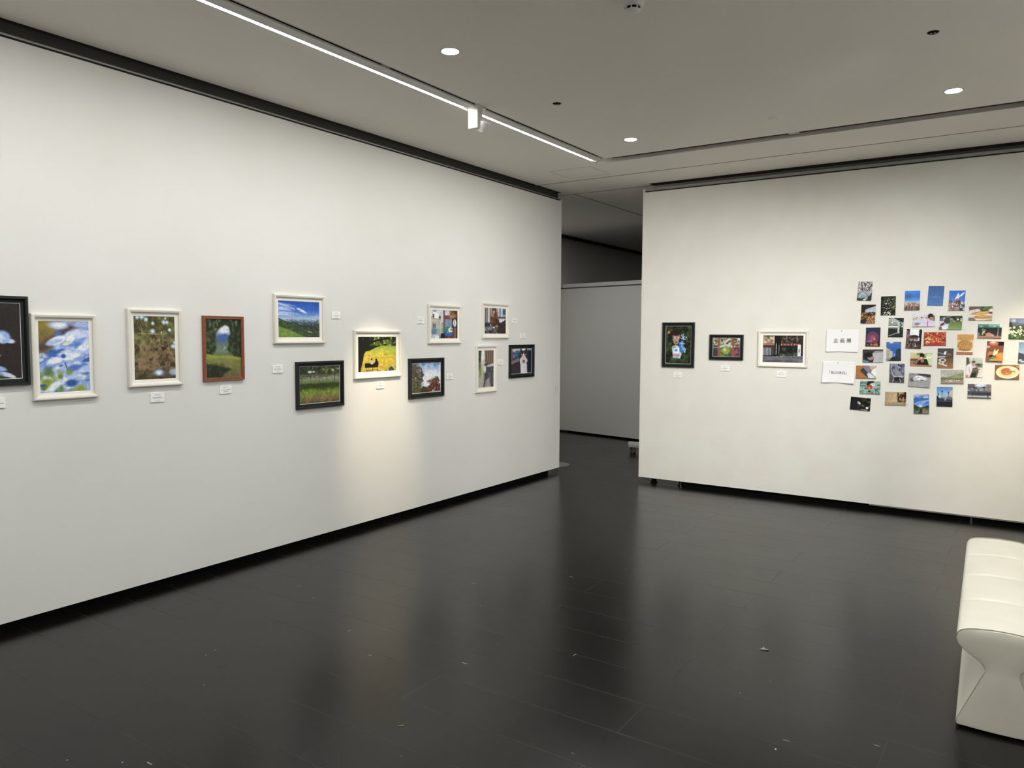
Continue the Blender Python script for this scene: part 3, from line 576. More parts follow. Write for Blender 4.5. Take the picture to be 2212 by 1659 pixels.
@pic('L10', 106, 150, '#6c6258')
def _(p):
    p.gh((0, '#4a6a4c'), (.15, '#6c8458'), (.25, '#c0b4a8'), (.4, '#7c6858'), (.8, '#6e5c50'), (1, '#4c4648'))
    p.n('#24402c', 6, 10, .5, .1, (0, 0, .2, .5)).n('#a8c060', 6, 8, .55, .1, (0, .5, .35, .7)).b(0, .7, .35, 1, '#a8a498', .04)
    p.e(.3, .22, .12, .26, '#e8e2dc', .3).e(.34, .4, .12, .14, '#c8b8b0', .4).p([(.42, 0), (.95, 0), (.98, .4), (.8, .46), (.5, .42), (.42, .3)], '#78604c', .03)
    for k in range(9): p.l([(.5 + k * .055, 0), (.46 + k * .06, .2), (.56 + k * .05, .42)], .016, '#3c2e28' if k % 2 else '#a48c78', .02, .8)
    p.e(.46, .4, .1, .03, '#2c2228', .4).p([(.55, .42), (.95, .36), (1, .44), (.6, .48)], '#c8c4c8', .02).p([(.45, .46), (1, .44), (1, .95), (.86, 1), (.75, .7), (.66, .75), (.5, 1), (.3, 1), (.42, .7)], '#3c3c48', .02)
    p.n('#6c6c7c', 10, 16, .56, .1, (.4, .45, 1, 1), .7).e(.42, .5, .08, .1, '#d8d0cc', .4).p([(.35, 1), (.5, .8), (.66, .72), (.78, .96), (.6, 1)], '#c4bcb4', .03, .6).l([(.75, .6), (.76, .8)], .02, '#a8a8ac')
@pic('L11', 150, 104, '#2c3040')
def _(p):
    p.gh((0, '#3c5068'), (.3, '#2c4058'), (1, '#26304a')).b(0, 0, 1, .1, '#8c98a4', .04).e(.25, .1, .18, .1, '#c0bcb8', .4).n('#1e5a8c', 6, 8, .5, .15, (0, .1, .4, .5), .9).n('#c8a8a0', 7, 8, .56, .1, (0, .25, .35, .55), .8).b(0, .0, .05, .4, '#a85a3c', .02)
    p.p([(0, .6), (.4, .45), (.5, 1), (0, 1)], '#33303a', .03).p([(0, .5), (.36, .4), (.38, .5), (0, .62)], '#8c6c70', .02).b(.8, .1, 1, 1, '#1e2638', .03)
    p.p([(.42, .12), (.46, .0), (.54, .06), (.66, .06), (.74, .0), (.8, .15), (.82, .4), (.7, .52), (.5, .52), (.4, .36)], '#39353c', .02).p([(.6, .18), (.66, .3), (.8, .48), (.74, .6), (.78, 1), (.46, 1), (.44, .66), (.4, .44), (.5, .34)], '#d4ccd0', .03).e(.59, .04, .09, .06, '#eceaf0', .3)
    p.e(.6, .52, .07, .07, '#a88078', .4).e(.6, .5, .035, .03, '#684448', .4).l([(.45, .55), (.6, .6), (.75, .54)], .01, '#b4a8ac').e(.5, .25, .03, .03, '#b4a050', .4).e(.7, .26, .03, .03, '#b4a050', .4).b(.48, .62, .76, 1, '#dad6da', .04)
@pic('R1', 106, 150, '#1c2214')
def _(p):
    p.n('#33451e', 7, 9, .5, .15).n('#4a2c1c', 4, 5, .6, .15, (0, 0, 1, .3)).n('#0f120c', 6, 7, .55, .1).n('#4c6a2c', 14, 16, .66, .06, None, .7)
    p.e(.12, .17, .05, .04, '#b88058', .6, .8).e(.38, .2, .2, .1, '#201612', .3).e(.42, .28, .15, .11, '#a87868', .3).e(.4, .19, .17, .07, '#241816', .3).b(.28, .3, .52, .32, '#4a3a38', .03).e(.36, .31, .05, .025, '#c8b4a8', .4).e(.5, .31, .05, .025, '#c8b4a8', .4)
    p.e(.4, .37, .13, .03, '#c8a070', .5).e(.42, .42, .1, .07, '#b88c80', .4).e(.42, .43, .05, .02, '#6c3c38', .4).p([(.25, .55), (.4, .5), (.58, .56), (.64, .74), (.58, .86), (.3, .84)], '#c8d8e8', .03).e(.34, .56, .08, .04, '#8ca090', .5).p([(.52, .42), (.7, .4), (.74, .6), (.7, .72), (.56, .68)], '#2c6cc8', .02)
    for a in ([(.62, .24), (.66, .3), (.76, .29)], [(.68, .22), (.7, .36)], [(.6, .33), (.78, .35)], [(.64, .4), (.64, .56), (.7, .58)], [(.58, .46), (.74, .46)], [(.66, .62), (.8, .6), (.76, .7)], [(.74, .56), (.74, .68)]): p.l(a, .022, '#a8d0f4', .02)
    p.b(.34, .58, .54, .72, '#e8eef4', .03).e(.42, .64, .06, .04, '#58a8d8', .4).b(.3, .74, .56, .8, '#c84a5c', .02, .8).b(.32, .75, .54, .78, '#e8c8d0', .02, .6).b(.32, .82, .52, .85, '#5cb0b8', .02).e(.82, .3, .02, .02, '#d8e0d0', .5)
@pic('R2', 130, 92, '#5c6048')
def _(p):
    p.g((0, '#8c8c60'), (.2, '#b0a888'), (.4, '#808c68'), (.7, '#4c5844'), (1, '#585c48')).n('#2c3830', 10, 9, .52, .1, None, .9).n('#d8d4c8', 14, 10, .62, .08, (0, 0, 1, .5)).n('#6c8c38', 9, 8, .56, .1, (.2, .35, .8, 1)).b(0, .4, .2, 1, '#343c44', .06, .7).b(.8, .5, 1, 1, '#343a3c', .06, .7)
    p.b(.19, 0, .27, 1, '#9c5444', .02).b(.69, 0, .79, 1, '#94503e', .02).l([(.28, .48), (.45, .38), (.6, .4), (.7, .47)], .09, '#b8c8cc', .04).e(.48, .65, .16, .2, '#8fa044', .4).e(.45, .62, .06, .08, '#c8cc90', .5).e(.56, .6, .03, .1, '#9c8a5c', .5).e(.95, .45, .07, .06, '#d04048', .4).n('#b04a58', 8, 6, .62, .06, (.8, .6, 1, 1)).l([(.0, .5), (.2, .53)], .05, '#7c8c98', .02)
@pic('R3', 150, 104, '#24201f')
def _(p):
    p.g((0, '#2c2622'), (.75, '#1e1b1c'), (.8, '#6c6870'), (.9, '#54525a'), (1, '#403e46'))
    p.b(0, .03, .3, .3, '#8c7860', .03).n('#d8c4a4', 12, 9, .52, .1, (0, .05, .3, .3)).n('#26301c', 8, 6, .5, .1, (0, 0, .35, .16)).b(0, .3, .3, .37, '#b06868', .01).b(0, .37, .3, .46, '#4c2c2c', .02).b(0, .42, .3, .72, '#3c3e40', .02)
    for k in range(6): p.b(.02 + k * .035, .46, .035 + k * .035, .74, '#b8bcc0', .01)
    p.b(.3, 0, .46, .78, '#16130f', .01).b(.33, .3, .35, .7, '#a8a8a8', .01).b(.4, .35, .42, .7, '#7c7870', .01).b(.46, .02, 1, .34, '#2e251e', .01).n('#6c5a48', 14, 12, .62, .06, (.46, 0, 1, .3)).b(.48, .1, .98, .12, '#6a5c50').b(.58, .02, .6, .26, '#7c7468').b(.83, .0, .85, .26, '#8a8478')
    for k in range(12): p.b(.455 + k * .04, .31, .48 + k * .04, .375, '#c85044' if k % 2 else '#d89088', .01)
    p.b(.46, .4, .86, .72, '#161a18', .02).n('#4c5c48', 12, 8, .58, .08, (.48, .45, .86, .78), .9).b(.4, .66, .78, .8, '#344030', .02).b(.86, .34, .94, .75, '#d8dce0', .01).b(.885, .5, .91, .62, '#5c6a70', .01).n('#8c9484', 16, 9, .62, .06, (.35, .7, .8, .82)).l([(0, .8), (1, .76)], .02, '#c4c0c8', .01, .6).b(0, .8, 1, 1, '#56545c', .02, .6).n('#8a8890', 5, 14, .6, .1, (0, .8, 1, 1), .5)
PW, PH = 62, 88
@pic('S1', PW, PH, '#a09a9c')
def _(p):
    p.n('#d8d0d4', 12, 14, .5, .1, (0, 0, 1, .6)).n('#5c4c50', 13, 15, .58, .08, (0, 0, 1, .6)).l([(.22, .05), (.35, .5)], .04, '#2c2426').l([(.52, .1), (.45, .45)], .03, '#3c3034').l([(.95, .12), (.66, .5)], .04, '#2c2426')
    p.b(0, .62, 1, 1, '#23262c', .04).e(.3, .72, .28, .17, '#7d949c', .3, -.4).e(.62, .66, .3, .14, '#94a4a4', .3).l([(.1, .85), (.3, .62), (.5, .66)], .03, '#c4d4dc').l([(.55, .6), (.72, .75), (.9, .72)], .03, '#5c7078').e(.62, .87, .12, .08, '#8c9ca0', .3).b(.42, .93, .6, 1, '#d8dee4', .02)
@pic('S2', PW, PH, '#241b12')
def _(p):
    p.p([(1, .08), (.5, .2), (.3, .28), (.28, .4), (1, .42)], '#c4ccdc', .02)
    for k in range(9): p.l([(.34 + k * .08, .14), (.34 + k * .08, .44)], .01, '#6c7890')
    for k in range(4): p.l([(.3, .27 + k * .05), (1, .14 + k * .08)], .01, '#7c88a0')
    p.n('#b0783c', 8, 12, .46, .1, (0, .42, 1, 1)).n('#e0b070', 10, 14, .58, .1, (0, .5, 1, 1)).n('#2c1c10', 9, 11, .56, .08, (0, .4, 1, 1)).e(.15, .9, .25, .12, '#1c1410', .4)
    for k in range(5): p.l([(.4 + k * .13, .98), (.6 + k * .12, .7)], .04, '#c89a60', .02, .7)
@pic('S3', PW, PH, '#15170f')
def _(p): p.n('#3a4028', 12, 14, .52, .1).n('#0c0e0a', 8, 10, .55, .1).d(44, ['#d8dcc8', '#a8b090', '#7c8468', '#f0f0e4'], .015, .04, (.05, .12, .95, .65), .5, -.6, .4).d(22, ['#dfe2d2', '#b0b49c'], .02, .05, (.2, .75, .65, 1), .5, -.8, .4).d(6, ['#a8b44c'], .02, .04, (.8, .5, 1, .7), .6)
@pic('S4', PW, PH, '#3a78d0')
def _(p):
    p.g((0, '#4484e0'), (.3, '#2f70cc'), (.5, '#5c94d8'), (.57, '#a4b4cc'), (.65, '#8a8078'), (1, '#6a4c3c')).e(.25, .3, .18, .14, '#3c5894', .8, .6, .7).n('#c4b4a4', 10, 10, .55, .1, (0, .58, 1, .82)).n('#503830', 12, 6, .52, .1, (0, .8, 1, 1))
    for k in range(6): p.l([(.12 + k * .09, 1), (.14 + k * .09, .78)], .03, '#a8806c' if k % 2 else '#5c342c')
@pic('S5', PW, PH, '#262838')
def _(p):
    p.g((0, '#26304c'), (.3, '#26283e'), (.8, '#2c2030'), (1, '#3c1c18')).e(.48, .55, .40, .33, '#8c3c5c', .12).e(.48, .55, .36, .30, '#5c3456', .12).e(.48, .55, .22, .18, '#7c4468', .3).e(.5, .55, .1, .1, '#c8483c', .5).e(.6, .62, .06, .05, '#e88c68', .5)
    for k in range(10): a = k * PI / 5; p.l([(.48, .55), (.48 + .36 * math.cos(a), .55 + .3 * math.sin(a))], .008, '#a04c70', .01, .6)
    p.b(0, .82, 1, 1, '#241414', .06).n('#c86c3c', 12, 12, .56, .08, (.1, .82, 1, .98)).n('#a87c9c', 6, 10, .6, .1, (0, .6, .5, .8), .7).b(.47, .6, .5, .85, '#30283c', .01)
@pic('S6', PW, PH, '#1a1e1c')
def _(p): p.p([(0, .05), (.3, 0), (.7, .15), (.65, .3), (0, .12)], '#aab4ac', .02).p([(0, .12), (.62, .28), (.62, .4), (0, .42)], '#8a968e', .02).p([(0, .42), (.62, .42), (.66, .5), (0, .5)], '#dce0d8', .01).p([(0, .5), (.66, .52), (.66, .6), (0, .56)], '#5c6860', .01).b(.62, .2, .74, .8, '#c0ccc4', .02).n('#b8c4bc', 8, 10, .5, .1, (.7, .1, 1, .5)).e(.25, .24, .06, .04, '#f0f0e8', .5).b(.7, .0, 1, .2, '#1c2a2c', .04).p([(0, .92), (.6, .75), (.64, .8), (.1, .95)], '#7c8880', .02).n('#6c8c4c', 8, 8, .55, .1, (.75, .5, 1, .75))
@pic('S7', 88, 60, '#c8c0cc')
def _(p): p.g((0, '#dcd6e0'), (.3, '#d0c8d0'), (.4, '#a88c8c'), (.6, '#c0b8cc'), (1, '#b4b0c0')).b(0, .3, .75, .44, '#946c60', .03).n('#dcd4d8', 14, 8, .5, .1, (0, .28, .75, .48)).p([(0, .5), (.5, .42), (.75, .5), (1, .7), (1, 1), (.3, 1), (.05, .8)], '#c8c4dc', .03).e(.8, .26, .13, .2, '#2c2020', .2).e(.84, .42, .1, .13, '#b87868', .3).l([(.68, .6), (.66, .98)], .05, '#b03040').e(.2, .8, .12, .1, '#8a7468', .4).b(.92, .2, 1, .6, '#6c7a60', .03)
@pic('S8', PW, PH, '#2c2422')
def _(p):
    p.b(.22, 0, .86, .35, '#e8eaf0', .03).p([(0, 0), (.14, .1), (.24, .3), (.3, 1), (0, 1)], '#5e4648', .02).n('#9c7c84', 10, 12, .55, .1, (0, .1, .25, .5)).b(.82, .03, 1, 1, '#16191c', .02).p([(.25, .33), (.5, .3), (.75, .32), (.72, .44), (.28, .44)], '#33221e', .02).b(.26, .42, .82, .52, '#5c3c38', .02).n('#b0a8a4', 14, 10, .55, .08, (.24, .5, .82, .62)).n('#7c5c48', 12, 14, .5, .1, (.0, .68, .9, 1)).n('#1c1514', 12, 12, .55, .08, (0, .65, 1, 1)).n('#d8ccc0', 14, 16, .68, .05, (.2, .7, .8, 1)).b(.78, .42, .86, .6, '#d4d8dc', .02)
@pic('S9', 88, 60, '#232120')
def _(p): p.n('#3c3a34', 6, 5, .5, .2).p([(.45, .35), (.6, .15), (1, .05), (1, 1), (.5, 1), (.55, .7)], '#a8a8aa', .03).n('#bcbcc0', 6, 5, .5, .2, (.55, .2, 1, 1), .5).l([(.6, .24), (.98, .16)], .06, '#9a6a68', .02, .7).e(.3, .6, .22, .28, '#1c1819', .2).e(.38, .62, .16, .2, '#a07c78', .3, .5).e(.28, .42, .2, .2, '#171314', .25).e(.2, .92, .1, .07, '#3c7cc0', .3).b(0, .8, .14, 1, '#6c7478', .05).n('#4c4438', 8, 5, .5, .1, (.3, 0, 1, .14))
@pic('S10', PW, PH, '#2c5cb0')
def _(p):
    p.g((0, '#4c74b8'), (.4, '#2c58b0'), (.7, '#3468b8'), (1, '#2c4870')).e(.35, .03, .12, .05, '#c8d4e8', .7).p([(0, .26), (.12, .36), (.1, 1), (0, 1)], '#c4bca4').p([(.1, .34), (.28, .38), (.22, 1), (.05, 1)], '#a8a698').p([(.26, .46), (.44, .5), (.4, 1), (.16, 1)], '#c8c0a8')
    for k in range(12): p.l([(.02, .4 + k * .05), (.42, .5 + k * .045)], .01, '#4c5060', .01, .7)
    p.p([(.66, .45), (.82, .34), (1, .36), (1, 1), (.6, 1)], '#28364c').p([(.4, .8), (.7, .76), (1, .9), (1, 1), (.1, 1)], '#1e2630').b(.52, .62, .58, .76, '#8cb0e0', .02).n('#6c7c5c', 9, 7, .55, .1, (0, .85, .3, 1))
@pic('S11', 88, 60, '#a8682c')
def _(p): p.g((0, '#b07030'), (1, '#a8642c')).p([(.62, 0), (1, 0), (1, .15), (.78, .42)], '#b8b0a0', .02).p([(1, .12), (1, 1), (.7, .55), (.76, .4)], '#e4e4e4', .02).p([(.2, .4), (.4, .08), (.56, 0), (.78, .4), (.66, .64), (.6, .96)], '#3a3638', .02).p([(.34, .15), (.5, 0), (.62, 0), (.76, .4), (.62, .62)], '#817a88', .02).p([(.54, .62), (.66, .55), (.95, .95), (.62, .95)], '#c8d4dc', .02).l([(.7, .5), (.98, .9)], .04, '#8a6c48').b(.5, .94, 1, 1, '#8c8478', .02)
@pic('S12', PW, PH, '#6c6e7c')
def _(p): p.g((0, '#7c8294'), (.4, '#6c7080'), (.6, '#5c5a60'), (1, '#3c3c40')).n('#a4b0d0', 8, 6, .52, .15, (.1, 0, .9, .45)).n('#2c3038', 9, 8, .6, .1, (0, 0, 1, .5)).p([(.08, .2), (.24, .55), (.4, .66), (.8, .62), (.98, .64), (.85, .75), (.3, .72), (.14, .5)], '#b0acb4', .02).p([(.3, .35), (.7, .4), (.85, .6), (.4, .64)], '#8c8890', .03).e(.55, .8, .3, .1, '#1c1c20', .3).l([(.3, .78), (.24, .98)], .035, '#a8a8ac').l([(.7, .8), (.78, .98)], .035, '#a8a8ac')
@pic('S13', 88, 60, '#a8a070')
def _(p): p.gh((0, '#d8cc94'), (.4, '#b8b070'), (.6, '#8fa868'), (1, '#d8dcb8')).n('#6c7c40', 8, 6, .55, .1, (.3, 0, 1, .5)).n('#e8ecc8', 10, 8, .58, .08, (.5, 0, 1, .7)).b(0, .45, .35, 1, '#6c4c3c', .05).n('#b08c70', 10, 8, .55, .1, (0, .45, .4, 1)).p([(.25, .95), (.4, .55), (.55, .5), (.75, .45), (.88, .98)], '#1c1816', .03).e(.53, .2, .11, .16, '#1a1412', .25).e(.52, .4, .08, .11, '#c07c68', .3).e(.4, .45, .05, .08, '#c88c78', .3).e(.55, .6, .08, .12, '#b06c5c', .3).e(.5, .38, .04, .05, '#e8e0d8', .4).b(0, .9, 1, 1, '#c0783c', .04)
@pic('S14', 88, 60, '#9a9a9c')
def _(p): p.g((0, '#8c8c90'), (.3, '#949498'), (1, '#8e8e90')).p([(.35, .0), (1, .05), (1, .25), (.5, .14)], '#3c3a3c', .03).n('#b4b4b4', 20, 16, .55, .2, (0, .5, 1, 1), .5).e(.48, .34, .24, .17, '#e8e8ec', .25).e(.68, .38, .16, .13, '#dcdce2', .3).e(.17, .5, .11, .14, '#6c5450', .3).e(.3, .42, .1, .12, '#c8c4c8', .3).e(.45, .3, .06, .04, '#a8acb4', .4).e(.62, .5, .1, .05, '#74747c', .5).l([(.75, .4), (.95, .44)], .06, '#c8a8a8', .02)
@pic('S15', 88, 60, '#6c8c80')
def _(p): p.n('#3c4a40', 5, 5, .55, .1).n('#8cb0a4', 6, 6, .5, .1).p([(.28, .4), (.4, .05), (.5, .0), (.7, .0), (.6, .3)], '#1c1e1c', .03).e(.62, .38, .16, .24, '#a4b4b4', .3).e(.62, .3, .1, .12, '#c8d4d4', .4).l([(.95, 0), (.7, .5), (.72, 1)], .1, '#9cb0a0', .03).l([(.0, .3), (.3, .3), (.42, .7)], .06, '#8cb4a4', .03).e(.48, .48, .14, .18, '#c03c2c', .2).e(.47, .54, .05, .08, '#d8a83c', .4).e(.44, .6, .03, .06, '#3c7c3c', .4).b(.42, .72, .52, .84, '#241814', .03).e(.46, .96, .1, .05, '#b06860', .4).l([(.7, .55), (.98, .95)], .05, '#3c4c4c', .04)
@pic('S16', 88, 60, '#12110f')
def _(p): p.n('#33351e', 6, 5, .52, .1, (.45, .0, 1, .45)).e(.4, .42, .09, .1, '#b8b090', .5, .5).e(.47, .48, .05, .06, '#e0dcc4', .5).b(.38, .55, .41, 1, '#3c3e44', .03).n('#6c5c54', 10, 6, .55, .08, (.45, .55, .72, .7)).e(.84, .76, .06, .09, '#e4e8f0', .3).l([(.9, .8), (1, .5)], .02, '#a8b4c8').l([(.88, .3), (1, .26)], .03, '#7c7884').e(.7, .95, .2, .06, '#8c7c68', .6).e(.2, .5, .15, .3, '#181624', .8)
@pic('S17', 88, 60, '#b8a078')
def _(p): p.g((0, '#b8a480'), (.5, '#c0a880'), (1, '#a08458')).gh((0, '#ab9470'), (.6, '#c8b088'), (1, '#b09468')).b(0, .8, 1, 1, '#a08660', .1).p([(.6, .55), (.7, .2), (.85, .05), (1, 0), (1, .5), (.85, .55), (.75, .75), (.6, .72)], '#3c2a16', .04).n('#1c1208', 12, 10, .52, .1, (.58, .05, 1, .8)).n('#d89a60', 12, 9, .6, .08, (.4, .0, .9, .25)).n('#c49460', 12, 9, .64, .08, (.5, .3, 1, .9)).l([(.95, .5), (.9, .95)], .03, '#3c2814')
@pic('S18', PW, PH, '#3c70c0')
def _(p): p.g((0, '#8ca4cc'), (.2, '#3464b8'), (.45, '#3c74c8'), (.6, '#6898d8'), (.65, '#44504c'), (1, '#5c5a52')).n('#c0cce4', 3, 5, .55, .2, (0, 0, 1, .2)).l([(.1, .5), (.4, .4), (.95, .32)], .06, '#b8d0f4', .06, .8).l([(.3, .58), (.7, .42)], .08, '#a8c8f0', .06, .8).e(.45, .62, .12, .05, '#c8dcf4', .8).p([(0, .5), (.25, .62), (.45, .69), (.6, .68), (.85, .58), (1, .56), (1, 1), (0, 1)], '#2c3c28', .02).n('#6c7258', 10, 8, .5, .15, (0, .72, 1, 1)).p([(.42, .74), (.52, .74), (.5, 1), (.38, 1)], '#20241e', .03).p([(.6, .72), (1, .9), (1, 1), (.55, 1)], '#7c7468', .04)
@pic('S19', 88, 60, '#a83c28')
def _(p): p.n('#6c1c14', 14, 10, .5, .1).n('#e87848', 16, 12, .55, .1).d(70, ['#d84830', '#f0a860', '#8c281c', '#f4d898', '#c02c20', '#5c1810'], .015, .04, (0, 0, 1, .8), 1.5, .2, .4).e(.55, .85, .3, .1, '#c0241c', .3).d(10, ['#e8d07c', '#f0e0a0'], .02, .06, (0, .45, .25, .75)).d(18, ['#f0c4a0', '#a8301c'], .02, .03, (.3, .4, 1, .7), .6, -.6).b(0, .93, 1, 1, '#8c1c18', .04)
@pic('S20', PW, PH, '#3a66a4')
def _(p): p.g((0, '#345c96'), (.5, '#3c6aaa'), (1, '#4474b4')).e(.5, .55, .3, .05, '#5480b8', 1, 0, .6)
@pic('S21', PW, PH, '#2c64c4')
def _(p):
    p.g((0, '#2c68d0'), (.5, '#3c7cd8'), (.65, '#84a8dc'), (1, '#8c94a0')).e(.8, .2, .2, .04, '#d4e0f4', .6, -.9).l([(.6, .3), (.85, .15)], .02, '#e8eef8').e(.85, .6, .2, .06, '#c4d4ec', .7).p([(.34, .46), (.48, .25), (.56, .12), (.62, .2), (.66, .32), (.58, .42)], '#dfe4ea', .02)
    p.p([(.38, .44), (.52, .38), (.62, .44), (.66, 1), (.3, 1)], '#a87870').p([(.62, .44), (.72, .5), (.76, 1), (.62, 1)], '#5c3c3c').p([(0, .58), (.3, .55), (.32, 1), (0, 1)], '#9c6c64').n('#4c3434', 16, 12, .58, .06, (0, .5, 1, 1)).n('#e0d8d4', 16, 14, .64, .05, (0, .6, 1, 1)).p([(.72, .68), (1, .72), (1, 1), (.7, 1)], '#34343c', .03).n('#b8bcc4', 12, 10, .6, .06, (.7, .7, 1, 1)).e(.5, .6, .05, .08, '#5c4448', .4)
@pic('S22', 88, 60, '#7c8c54')
def _(p): p.g((0, '#3c3c34'), (.3, '#4a4a34'), (.5, '#6c7a44'), (1, '#7ea052')).n('#8c7878', 9, 6, .52, .1, (.15, 0, .7, .4)).n('#1e2418', 9, 6, .52, .1, (.4, 0, 1, .35)).n('#8ca070', 10, 7, .56, .1, (.45, .1, 1, .55)).d(5, ['#e8ece8'], .03, .05, (.8, .15, .95, .4), 1.4).e(.2, .6, .22, .42, '#d0d4dc', .2).e(.34, .36, .14, .22, '#3c4048', .3, .4).e(.1, .3, .1, .1, '#5c6c84', .4).e(.14, .64, .09, .18, '#b86c78', .3, .8).e(.14, .62, .04, .14, '#4a2428', .3, .8).e(.24, .85, .16, .16, '#dde0e6', .3).e(.06, .9, .08, .12, '#5c6470', .4)
@pic('S23', 88, 60, '#c09858')
def _(p): p.g((0, '#8c7c70'), (.2, '#6c5c54'), (.3, '#d4ccc4'), (1, '#a89888')).p([(0, 0), (.55, 0), (.4, .2), (.1, .26), (0, .3)], '#6e5c52', .02).e(.45, .6, .52, .42, '#d8d0c8', .1).p([(.5, 0), (.95, 0), (.85, .3), (.55, .38), (.46, .25)], '#3c5430', .02).n('#5c7c44', 10, 8, .52, .1, (.48, 0, .9, .35)).e(.5, .48, .4, .12, '#cc9034', .25, -.12).e(.6, .75, .38, .12, '#c08030', .25, -.02).e(.55, .46, .25, .05, '#e8bc64', .5, -.15).e(.6, .73, .25, .05, '#d8a450', .5).l([(.1, .6), (.5, .6), (.95, .6)], .03, '#e4dccc', .02).e(.95, .3, .1, .14, '#e4e4ec', .3).b(.84, .38, 1, .52, '#a83428', .03).e(.12, .95, .18, .16, '#7c6454', .3)
@pic('S24', 88, 60, '#1e2c28')
def _(p): p.g((0, '#5c9888'), (.2, '#3c6c60'), (.35, '#1c2826'), (.8, '#20221e'), (.9, '#8c6448'), (1, '#7c5c40')).n('#8cc0b0', 7, 5, .52, .15, (0, 0, 1, .25)).n('#14201c', 8, 7, .5, .1, (0, .3, 1, .8)).e(.97, .12, .08, .12, '#d8e8e4', .4).l([(.86, .3), (.83, .9)], .04, '#b88c80').d(16, ['#c8d484', '#9cb060'], .01, .04, (.2, .35, .35, .75), 1.8, .2).p([(.35, .7), (.45, .6), (.6, .68), (.72, .8), (.7, .88), (.35, .86)], '#c07868', .02).b(.0, .88, 1, .94, '#a87850', .02).b(0, .6, .1, .88, '#6c5c5c', .03)
@pic('S25', PW, PH, '#5c6a48')
def _(p): p.g((0, '#7c88a4'), (.25, '#6c7890'), (.4, '#4c5840'), (.8, '#384a24'), (1, '#2c4418')).e(.25, .12, .15, .08, '#b4bcd4', .5).e(.7, .15, .2, .1, '#8c98b8', .6).b(.0, .2, .15, .4, '#303830', .05).d(46, ['#f0ecd0', '#e4e4b8', '#c8cc98', '#f4f0e0'], .03, .06, (.02, .4, 1, .85), .7, None, .4).n('#5c8c34', 9, 8, .52, .1, (0, .82, 1, 1))
@pic('S26', PW, PH, '#c8903c')
def _(p):
    p.g((0, '#d09c5c'), (.25, '#c88c4c'), (.34, '#e0c8a0'), (.8, '#d8c0a0'), (.86, '#ece4d4'), (.9, '#9c5c34'), (1, '#b4713c')).e(.5, .56, .46, .28, '#b4803c', .12)
    for k in range(22): x = .1 + k * .037; p.l([(x + .1, .32 + abs(k - 11) * .012), (x - .02, .78 - abs(k - 11) * .008)], .012, ['#d8ac68', '#8c5c24', '#e4c488'][k % 3], .012, .7)
    p.l([(.15, .78), (.85, .78)], .03, '#6c4c28', .04)
@pic('S27', PW, PH, '#8c5438')
def _(p): p.g((0, '#4c3028'), (.2, '#8c5034'), (1, '#7c4c38')).e(.4, .1, .28, .1, '#d06c54', .3).e(.36, .06, .15, .04, '#f0d0c4', .5).b(.68, .03, 1, .2, '#1e1412', .04).e(.1, .28, .12, .06, '#b0a4ac', .4).e(.26, .62, .16, .12, '#c8744c', .3).e(.3, .73, .12, .07, '#2c1a18', .3).e(.85, .7, .26, .16, '#e09034', .2, -.4).e(.75, .88, .26, .1, '#d88028', .3).p([(.5, .35), (.56, .48), (.72, .36), (.66, .6), (.5, .7), (.4, .68), (.42, .5)], '#e8dc9c', .03).e(.5, .58, .06, .08, '#f4f0d8', .4).e(.45, .8, .15, .05, '#7c8c30', .4).e(.4, .92, .16, .05, '#b0a43c', .5).b(.3, .95, .9, 1, '#4c4434', .03)
@pic('S28', PW, PH, '#6c94b8')
def _(p): p.g((0, '#7c9cb8'), (.3, '#8cacc8'), (.5, '#a8bccc'), (.55, '#8c9cac'), (1, '#38444e')).p([(0, .5), (.3, .58), (.6, .66), (1, .7), (1, 1), (0, 1)], '#3c4850', .02).d(12, ['#e8ecec', '#a8b0b4'], .02, .05, (.05, .8, .5, 1))
@pic('S29', PW, PH, '#5c4434')
def _(p): p.g((0, '#4c4648'), (.4, '#4a4040'), (.55, '#6c4c34'), (1, '#9c6c3c')).l([(.05, .22), (.4, .3)], .03, '#a8a8ac').p([(.38, .3), (.44, .16), (.58, .15), (.52, .33)], '#e4e4e8', .02).l([(.02, .44), (.46, .42)], .07, '#c0bcb8', .02).e(.72, .35, .16, .1, '#7c6850', .3).e(.74, .42, .13, .07, '#4c4434', .3).e(.32, .6, .22, .1, '#d8d4cc', .2).e(.34, .6, .13, .05, '#4c4038', .3).e(.25, .75, .18, .09, '#cac4bc', .25).l([(.35, .82), (.6, .88)], .06, '#d4d0cc', .02).e(.25, .72, .1, .04, '#8c8078', .4)
@pic('S30', PW, PH, '#b8b8b4')
def _(p): p.g((0, '#c4ccc4'), (.4, '#b0b4a8'), (.6, '#d4ccbc'), (1, '#d8d0c0')).p([(0, 0), (.16, .04), (.22, .3), (.1, .44), (0, .4)], '#4c5448', .04).b(.75, .3, 1, .5, '#6c786c', .05).p([(.06, .4), (.3, .3), (.42, .5), (.3, .85), (.1, .9)], '#dcd8e0', .03).e(.46, .26, .12, .09, '#5c4840', .3).e(.42, .34, .09, .07, '#b4887c', .3).e(.7, .38, .14, .07, '#3c3c44', .3).e(.66, .45, .08, .06, '#a87c6c', .3).p([(.4, .55), (.7, .48), (.78, .7), (.66, 1), (.3, 1)], '#5c584c', .03).p([(.35, .78), (.64, .74), (.6, 1), (.24, 1)], '#2c2a28', .03).l([(.5, .3), (.72, .18)], .03, '#c8a89c').l([(.2, .5), (.25, .8)], .02, '#a83c50', .02, .7).l([(.42, .05), (.44, .3)], .015, '#5c6460').l([(.5, .62), (.82, .6)], .05, '#7c7060').e(.08, .94, .1, .06, '#c08080', .5)
